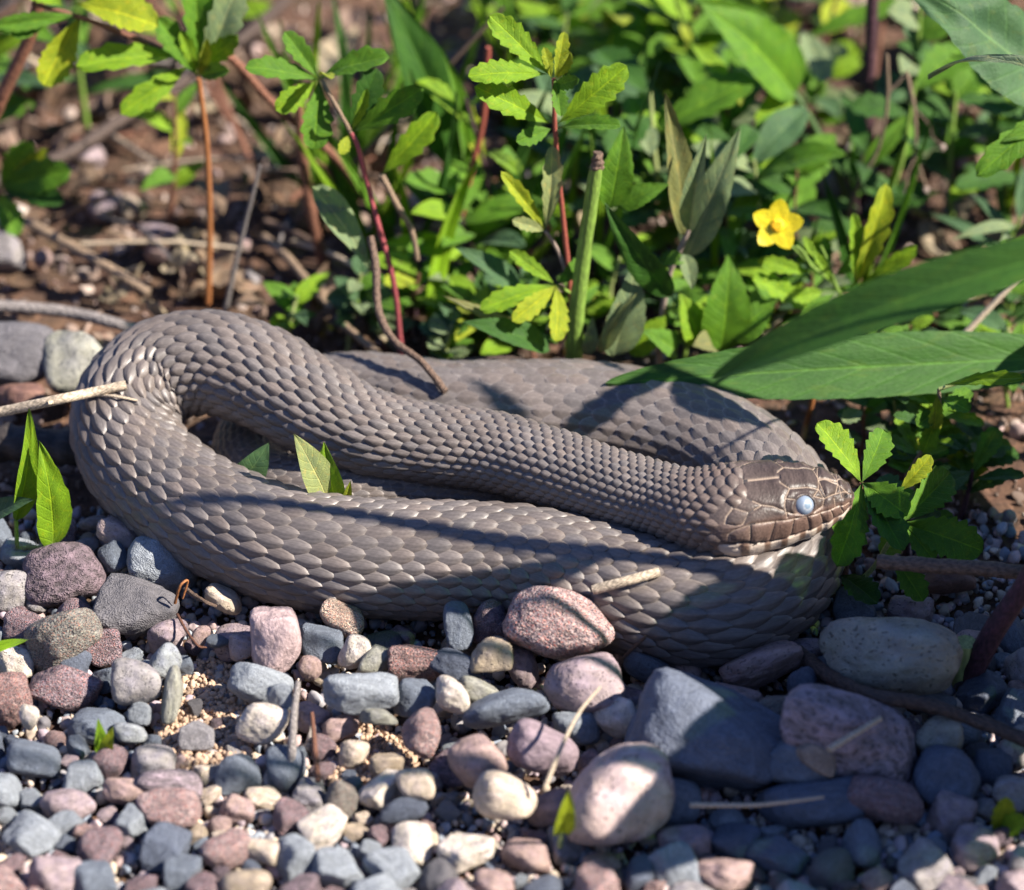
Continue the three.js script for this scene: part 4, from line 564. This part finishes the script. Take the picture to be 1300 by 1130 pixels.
{ // leaves by the stones and inside the coil
  let g = thing('hairy_leaf_sprout', 'sprout with two upright hairy leaves beside the dark purple oval stone', 'plant', null, G(40, 712, 0)), z = gz(40, 712), q = zs(z);
  stem(g, [G(22, 716, -1), q([24, 700]), q([50, 697]), q([66, 690])], 12, 'palegreen', 0.8); leaf(g, q([20, 660]), q([37, 519, -2]), 34, 'bright', { fold: 0.5, face: V(0.5, 0.2, 0.85) }); stem(g, [q([22, 702]), q([20, 660])], 6, 'green', 0.9, 'stalk'); leaf(g, q([66, 694]), q([50, 560, 2]), 54, 'bright', { fold: 0.3, face: V(0.5, 0.3, 0.8), teeth: 5, depth: 0.1 }); leaf(g, q([-24, 668]), q([42, 634, 6]), 36, 'blue', { face: V(0.1, 0.9, 0.4) });
  const hairPts = []; const hr = rng(5); for (let k = 0; k < 60; k++) { const t = hr(), p = q([18 + 50 * t, 702 - 8 * t, 1]); hairPts.push(tube([p, p.clone().add(V((hr() - 0.5) * 0.003, 0.0022 + hr() * 0.002, (hr() - 0.3) * 0.003))], 0.07, 0.4, 3, 3)); }
  const hm = mesh('hairs', local(mergeGeometries(hairPts), g), stemMat('straw'), g); hm.userData = { kind: 'stuff' };
  g = thing('leaf_pair', 'pair of small upright leaves growing inside the snake coil', 'plant', null, G(422, 648, 8)); q = zs(26); g.position.copy(q([422, 640])); stem(g, [q([424, 668]), q([424, 650]), q([424, 632])], 7, 'palegreen');
  leaf(g, q([417, 640]), q([373, 551, 0]), 46, 'pale', { fold: 0.2, face: V(0.5, 0.35, 0.8), wave: 0.03 }); leaf(g, q([428, 640]), q([411, 561, -3]), 36, 'bright', { fold: 0.3, face: V(-0.2, 0.35, 0.9) }); leaf(g, q([438, 640]), q([445, 610, 1]), 12, 'lime', { fold: 0.3 });
  g = thing('coil_leaf', 'blue green leaf with a torn brown tip poking from the coil gap', 'leaf', null, Z(308, 612, 14)); q = zs(14); leaf(g, q([302, 618]), q([341, 562, -2]), 42, 'blue', { face: V(0.3, 0.5, 0.8) }); stem(g, [Z(306, 640, 12), q([303, 616])], 5, 'palegreen');
  g = thing('pebble_sprout', 'tiny two leaved sprout among blue pebbles at the sand patch', 'plant', null, G(130, 960, 2)); q = zs(gz(130, 962)); leaf(g, q([130, 962]), q([124, 912, 0]), 18, 'bright', {}); leaf(g, q([131, 962]), q([143, 922, 2]), 18, 'lime', {}); stem(g, [q([130, 975]), q([130, 958])], 4, 'palegreen');
  g = thing('shoot_by_boulder', 'single green shoot in front of the pinkish boulder', 'plant', null, G(716, 1060, 2)); q = zs(gz(716, 1050) + 10); leaf(g, q([712, 1058]), q([722, 1003, 2]), 24, 'lime', { shape: 'blade', fold: 0.4 }); stem(g, [q([711, 1075]), q([712, 1056])], 8, 'palegreen');
  g = thing('lime_sprout', 'lime green sprout beside the dull blue pebble', 'plant', null, G(1272, 1058, 2)); q = zs(gz(1272, 1050)); leaf(g, q([1262, 1060]), q([1278, 1012, 2]), 30, 'lime', TO); leaf(g, q([1264, 1060]), q([1304, 1040, 6]), 30, 'bright', TO); stem(g, [q([1262, 1075]), q([1262, 1058])], 5, 'palegreen');
  g = thing('low_green_tip', 'green grass tip poking out beneath the grey green wedge stone', 'grass blade', null, G(-20, 832, 4)); leaf(g, G(-40, 834, 8), G(36, 812, 12), 16, 'bright', { shape: 'blade' });
}
{ // sticks and straws
  lone('pale_stalk', 'pale blue grey fallen stalk running behind the snake bend', 'stalk', [G(-90, 388, 12), G(-10, 388, 12), G(90, 397, 12), G(150, 412, 12), G(210, 428, 10)], 17, 'greyish', 0.9, 0.1);
  lone('broken_twig', 'brown twig with a freshly broken end resting on the snake back', 'twig', [Z(470, 300, -52), Z(476, 330, -48), Z(481, 395, -40), Z(500, 432, -32), onSnake(535, 470).add(V(0, 0.0035, 0.001)), onSnake(566, 500).add(V(0, 0.0012, 0.0005))], 10.5, 'brown', 0.9, 0.25);
  lone('split_straw', 'pale split straw lying across the bend of the snake', 'straw', [G(-60, 536, 26), G(0, 523, 30), G(80, 506, 36), onSnake(120, 498).add(V(-0.001, 0.002, 0.002)), onSnake(162, 489).add(V(0, 0.001, 0.001))], 14, 'straw', 0.9, 0.06);
  lone('thin_straw', 'thin straw splinter beside the pale split straw', 'straw', [G(60, 512, 36), onSnake(110, 507).add(V(0, 0.0015, 0.0015)), onSnake(150, 506).add(V(0, 0.001, 0.001)), onSnake(174, 508).add(V(0, 0.0008, 0.0008))], 6, 'straw', 0.5, 0.06);
  lone('straw_piece', 'short flat cream straw lying on the snake flank', 'straw', [onSnake(754, 748).add(V(0, 0.0012, 0.0022)), onSnake(795, 737).add(V(0, 0.0016, 0.002)), onSnake(835, 728).add(V(0, 0.001, 0.001))], 13, 'straw', 0.95, 0.06);
  lone('short_stick', 'short brown stick with a broken end above the grey green boulder', 'stick', [G(1113, 713, 30), G(1180, 718, 30), G(1250, 722, 30), G(1340, 730, 30)], 18, 'brown', 1, 0.2);
  lone('long_dark_stick', 'long dark stick lying between the boulder and the purplish stone', 'stick', [G(1010, 826, 6), G(1060, 862, 11), G(1110, 884, 16), G(1170, 893, 15), G(1230, 912, 12), G(1320, 946, 10)], 19, 'dark', 0.9, 0.25);
  lone('straw_on_stone', 'pale straw lying on the large purplish round stone', 'straw', [G(1052, 952, 20), G(1085, 932, 21), G(1118, 912, 21)], 8, 'straw', 0.8, 0.06);
  lone('bent_straw', 'long pale straw over the wide blue stone', 'straw', [G(876, 1022, 9), G(960, 1022, 11), G(1000, 1018, 13), G(1046, 1012, 14)], 7, 'straw', 0.5, 0.06);
  lone('grass_stalk', 'thin pale grass stalk leaning over the egg shaped stone', 'grass stalk', [G(692, 1000, 14), G(712, 950, 20), G(735, 905, 24), G(762, 872, 26)], 6, 'straw', 0.6, 0.06);
  lone('dark_straw', 'thin dark straw beside the shaded slate blue pebble', 'straw', [G(790, 836, 8), G(820, 808, 16)], 5, 'brown', 0.8, 0.2);
  lone('upright_twig', 'dull purple twig leaning on the bright cream white stone', 'twig', [G(370, 972, 3), G(372, 920, 10), G(378, 866, 14)], 11, 'greyish', 0.7, 0.2);
  lone('rusty_twig', 'thin rusty twig beside the dull purple twig', 'twig', [G(404, 992, 4), G(400, 950, 7), G(396, 905, 9)], 7, 'rust', 0.7, 0.2);
  lone('curled_rootlet', 'curled reddish rootlet between wedge stone and cream pebble', 'rootlet', [G(222, 766, 10), G(230, 742, 16), G(238, 737, 16), G(232, 760, 11)], 4, 'orange', 0.6, 0.2); lone('dry_rootlet', 'dry brown rootlet trailing past the peach pebble', 'rootlet', [G(225, 780, 8), G(240, 806, 8), G(252, 820, 8), G(262, 822, 5)], 4, 'rust', 0.6, 0.2); lone('root_scrap', 'brown root scrap under the cream oval pebble', 'rootlet', [G(235, 748, 8), G(262, 765, 9), G(275, 770, 8)], 7, 'brown', 0.6, 0.4);
  lone('rotten_log', 'dark rotten branch lying behind the hairy sprout', 'branch', [G(-90, 562, 8), G(0, 562, 8), G(60, 566, 8), G(112, 572, 7)], 50, 'black', 0.95, 0.35);
  lone('mottled_stalk', 'mottled pale stalk slanting down to the rounded grey green stone', 'stalk', [G(-60, 230, 6), G(0, 262, 7), G(60, 296, 8), G(130, 335, 8), G(190, 372, 4)], 16, 'tan', 0.9, 0.2);
  lone('dark_branch', 'dark branch with a reddish worn spot under the orange stemmed whorl', 'branch', [G(-20, 236, 10), G(75, 200, 12), G(160, 148, 14), G(240, 98, 14), G(335, 26, 16), G(400, -40, 16)], 21, 'dark', 0.85, 0.2);
  lone('red_branch', 'glossy reddish brown branch beside the lime leaves', 'branch', [Z(-30, 190, -110), Z(8, 110, -110), Z(40, 40, -110), Z(60, -60, -110)], 20, 'rust', 0.85, 0.15);
  lone('grey_twig', 'thin grey twig standing beside the orange stem', 'twig', [G(284, 404, 0), Z(300, 330, gz(284, 404)), Z(330, 210, gz(284, 404))], 8, 'greyish', 0.6, 0.2);
  lone('slanting_twig', 'knotty brown twig slanting behind the snake toward the broken twig', 'twig', [G(335, 300, 4), G(360, 322, 6), G(400, 368, 7), G(440, 415, 8), G(480, 448, 8)], 12, 'tan', 0.8, 0.35);
  lone('dark_twig', 'dark horizontal twig pressed against the snake back', 'twig', [G(540, 474, 6), G(580, 462, 14), G(640, 456, 16), G(675, 462, 14)], 13, 'dark', 0.7, 0.2);
  lone('straw_stalk', 'pale straw stem under the long lance leaf', 'stem', [G(1078, 600, 0), Z(1110, 560, -40), Z(1150, 505, -46), Z(1200, 450, -52), Z(1310, 335, -60)], 10, 'straw', 0.8, 0.1); lone('orange_twig', 'short orange stem rising behind the snake neck', 'stem', [G(1014, 570, 4), Z(1022, 545, -40), Z(1032, 505, -40), Z(1040, 440, -40)], 8, 'orange', 0.9, 0.1);
}

/* ---------- litter and growth farther back ---------- */
{
  const r = rng(99), R = (a, b) => a + (b - a) * r();
  // dead leaves: curled scraps, a few shapes cloned
  const scraps = []; for (let i = 0; i < 8; i++) scraps.push(leafGeo(V(-1, 0, 0), V(1, R(-0.2, 0.3), 0), 1000 * R(0.7, 1.2), { shape: i % 2 ? 'oval' : 'lance', face: V(0, 1, 0), bend: R(-0.15, 0.25), fold: R(0.1, 0.7), wave: 0.22, twist: R(-0.8, 0.8) }));
  const kinds = [['dead', 'tan'], ['rosy', 'pinkish'], ['brown', 'dark brown'], ['straw', 'bleached']];
  let n = 0; for (let k = 0; k < 900 && n < 230; k++) {
    const px = R(-120, 1420), py = -90 + Math.pow(r(), 0.9) * 540; if (px > 620 && r() < 0.45) continue; const p = G(px, py, 0), len = R(4, 12); if (p.z / MM > -58 && px > 100 && px < 1060) continue;
    const kd = kinds[Math.floor(r() * 4)], m = new THREE.Mesh(scraps[Math.floor(r() * 8)], leafMat(kd[0], 0)); m.name = numbered('dead_leaf'); m.castShadow = m.receiveShadow = true; m.scale.setScalar(len * MM); m.rotation.set(R(-0.7, 0.7), R(0, 6.28), R(-0.7, 0.7)); m.position.set(p.x, R(-1.5, 5) * MM, p.z); scene.add(m); tag(m, `curled ${kd[1]} dead leaf in the litter behind the snake`, 'dead leaf', `${kd[1]} dead leaves in the litter`); relate.push([m, `${len > 8 ? 'large' : 'small'} curled ${kd[1]} dead leaf`, 'plant']); n++;
  }
  // litter pebbles
  const pg = [stoneGeo(701, 6, 24, 16), stoneGeo(702, 10, 24, 16), stoneGeo(703, 5, 24, 16)], pk = [['smooth', 'mauve', 'mauve'], ['smooth', 'rose', 'rosy'], ['smooth', 'tan', 'tan'], ['smooth', 'grey', 'grey'], ['smooth', 'white', 'whitish']];
  for (let k = 0; k < 36; k++) { const px = R(-60, 1340), py = R(-40, 400), p = G(px, py, 0); if (p.z / MM > -60) continue; const kd = pk[Math.floor(r() * 5)], m = new THREE.Mesh(pg[k % 3], stoneMat(kd[0], kd[1])), q = R(2.5, 7); m.name = numbered('litter_stone'); m.castShadow = m.receiveShadow = true; m.scale.set(q * MM, q * 0.7 * MM, q * 0.9 * MM); m.rotation.set(R(-0.4, 0.4), R(0, 6), R(-0.4, 0.4)); m.position.set(p.x, q * 0.15 * MM, p.z); scene.add(m); tag(m, `${kd[2]} stone lying in the leaf litter`, 'stone', `${kd[2]} stones in the leaf litter`); relate.push([m, `${kd[2]} litter stone`, 'plant']); }
  // dry stalks lying and leaning
  for (let k = 0; k < 84; k++) { const px = R(-80, 1380), py = R(-60, 390), a = R(0, 6.28), len = R(18, 60) * MM, p = G(px, py, R(0, 5)), up = r() < 0.3 ? R(0.3, 1.2) : R(0, 0.15), q = p.clone().add(V(Math.cos(a) * len, up * len, Math.sin(a) * len * 0.6)); if (Math.max(p.z, q.z) / MM > -60) continue; const col = ['tan', 'rust', 'greyish', 'brown', 'straw'][k % 5]; relate.push([lone('dry_stalk', `thin ${({ tan: 'tan', rust: 'russet', greyish: 'grey', brown: 'brown', straw: 'straw coloured' })[col]} dry stalk among the litter behind the snake`, 'stalk', [p, p.clone().lerp(q, 0.5).add(V(R(-2, 2) * MM, R(0, 2) * MM, R(-2, 2) * MM)), q], R(4, 10), col, 0.7, 0.2, `thin ${col} dry stalks`), `thin ${({ tan: 'tan', rust: 'russet', greyish: 'grey', brown: 'brown', straw: 'straw coloured' })[col]} dry stalk`, 'plant']); }
  // crumbs of bark and soil
  const cu = stoneGeo(960, 9, 8, 5), N = 9000, im = new THREE.InstancedMesh(cu, new THREE.MeshStandardMaterial({ color: 0xffffff, roughness: 0.95 }), N), o = new THREE.Object3D(), c = new THREE.Color(), cc = [[0.15, 0.10, 0.075], [0.28, 0.2, 0.16], [0.38, 0.3, 0.26], [0.10, 0.07, 0.055], [0.33, 0.24, 0.22]];
  for (let i = 0; i < N; i++) { const p = G(R(-420, 1720), R(-420, 640), 0), q = (0.5 + 2.3 * r() * r()) * MM; o.position.set(p.x, groundH(p.x, p.z) + q * 0.4, p.z); o.rotation.set(R(0, 6), R(0, 6), R(0, 6)); o.scale.set(q * R(0.6, 1.8), q * R(0.3, 0.7), q); o.updateMatrix(); im.setMatrixAt(i, o.matrix); const k = cc[Math.floor(r() * 5)], t = R(0.7, 1.2); im.setColorAt(i, c.setRGB(k[0] * t, k[1] * t, k[2] * t)); }
  im.name = 'litter_crumbs'; im.castShadow = im.receiveShadow = true; tag(im, 'crumbs of bark and dry soil behind the snake', 'litter', null, 'stuff'); scene.add(im);
  // leafy growth
  const W = [['lance', 'narrow leaved'], ['oval', 'round leaved'], ['obov', 'toothed leaved']];
  function weed(px, py, h, nl, len, wd, cols, k, stemC) {
    const base = G(px, py, 0), g = new THREE.Group(); g.name = numbered('weed'); g.position.copy(base); scene.add(g);
    const top = base.clone().add(V(R(-0.3, 0.3) * h * MM, h * MM, R(-0.2, 0.2) * h * MM)), mid = base.clone().lerp(top, 0.5).add(V(R(-3, 3) * MM, 0, R(-3, 3) * MM)), c = new THREE.CatmullRomCurve3([base, mid, top]);
    mesh('stem', local(tube([base.clone().add(V(0, -0.004, 0)), mid, top], R(0.6, 1.0), 0.6, 14, 7, 0.1, k), g), stemMat(stemC), g);
    for (let i = 0; i < nl; i++) { const t = mix(0.2, 1, (i + 0.6) / nl), b = c.getPoint(t), a = i * 2.4 + R(-0.5, 0.5), l = len * R(0.7, 1.15) * MM, d = V(Math.cos(a), R(0.0, 0.7), Math.sin(a)).normalize().multiplyScalar(l); mesh('leaf', local(leafGeo(b, b.clone().add(d), wd * R(0.75, 1.2), k === 2 ? { ...TO, teeth: 5, face: V(0.2, 0.9, 0.3) } : { shape: W[k][0], face: V(0.2, 0.9, 0.35), bend: 0.1 }), g), leafMat(cols[i % cols.length], 0), g); }
    return g;
  }
  const G1 = ['mid', 'bright', 'mid', 'blue'], G2 = ['bright', 'mid', 'lime', 'bright'], G3 = ['deep', 'deep', 'mid'], G4 = ['grey', 'blue', 'mid'];
  const list = [];
  for (let i = 0; i < 34; i++) list.push([R(620, 1400), R(30, 330)]); for (let i = 0; i < 14; i++) list.push([R(560, 1400), R(-110, 40)]); for (let i = 0; i < 8; i++) list.push([R(-60, 560), R(-60, 380)]); for (let i = 0; i < 9; i++) list.push([R(1090, 1330), R(400, 640)]); for (let i = 0; i < 9; i++) list.push([R(340, 640), R(395, 440)]); for (let i = 0; i < 20; i++) list.push([R(560, 1060), R(395, 470)]); for (let i = 0; i < 14; i++) list.push([R(1070, 1340), R(470, 700)]); for (let i = 0; i < 14; i++) list.push([R(600, 1340), R(250, 400)]);
  const txt = { G1: 'mixed green', G2: 'bright green', G3: 'dark green', G4: 'grey green' };
  list.forEach(([px, py], i) => { const low = py > 380, k = i % 3, gi = ['G1', 'G2', 'G3', 'G4'][Math.floor(r() * 4)], cols = { G1, G2, G3, G4 }[gi]; const g = weed(px, py, low ? R(8, 22) : R(22, 60), Math.floor(R(6, 12)), low ? R(9, 14) : R(14, 32), k === 0 ? R(3.5, 7) : low ? R(4.5, 7) : R(6, 11), cols, k, ['rust', 'green', 'palegreen', 'purple'][i % 4]); tag(g, `${txt[gi]} ${W[k][1]} weed in the undergrowth behind the snake`, 'plant', `${txt[gi]} ${W[k][1]} weeds`); relate.push([g, `${txt[gi]} ${W[k][1]} weed`, 'plant']); });
  // grass blades
  for (let i = 0; i < 26; i++) { const px = R(360, 1360), py = R(60, 420), base = G(px, py, 0); if (base.z / MM > -66 && px < 1060) continue; const g = new THREE.Group(); g.name = numbered('grass_tuft'); g.position.copy(base); scene.add(g); const n = 2 + Math.floor(r() * 3); for (let k = 0; k < n; k++) { const b = base.clone().add(V(R(-2, 2) * MM, -0.002, R(-2, 2) * MM)), t = b.clone().add(V(R(-26, 26) * MM, R(30, 70) * MM, R(-14, 14) * MM)); mesh('blade', local(leafGeo(b, t, R(2, 4), { shape: 'blade', face: V(0.4, 0.2, 0.8), bend: R(-0.15, 0.15), fold: 0.4 }), g), leafMat(['mid', 'bright', 'deep'][k % 3], 1), g); } tag(g, `tuft of ${['two', 'three', 'four'][n - 2]} thin grass blades in the undergrowth`, 'grass tuft', `tufts of ${n} grass blades`); relate.push([g, `tuft of ${['two', 'three', 'four'][n - 2]} thin grass blades`, 'plant']); }
}

/* ---------- labels of the many: say what each one lies beside ---------- */
{
  for (const o of scene.children) if (o.userData.category && !o.userData.group && ['plant', 'leaf', 'stalk', 'twig', 'branch', 'stem', 'plant stem', 'grass blade'].includes(o.userData.category)) anchors.plant.push([o.position.x, o.position.z, shortOf(o.userData.label)]);
  const seen = {};
  for (const [m, what, kind] of relate) { let best = null, bd = 1e9; for (const a of anchors[kind]) { const d = Math.hypot(a[0] - m.position.x, a[1] - m.position.z); if (d < bd) { bd = d; best = a; } } const k = what + best[2]; (seen[k] ||= []).push([bd, m, what, best[2]]); }
  const rel = ['right beside', 'close to', 'a little away from', 'some way off from', 'farther off from'];
  for (const k in seen) seen[k].sort((a, b) => a[0] - b[0]).forEach(([, m, what, a], i) => { m.userData.label = `${what} ${rel[Math.min(i, 4)].replace('right beside', 'just beside')} the ${a}`.split(' ').slice(0, 16).join(' '); });
}
renderer.render(scene, camera);
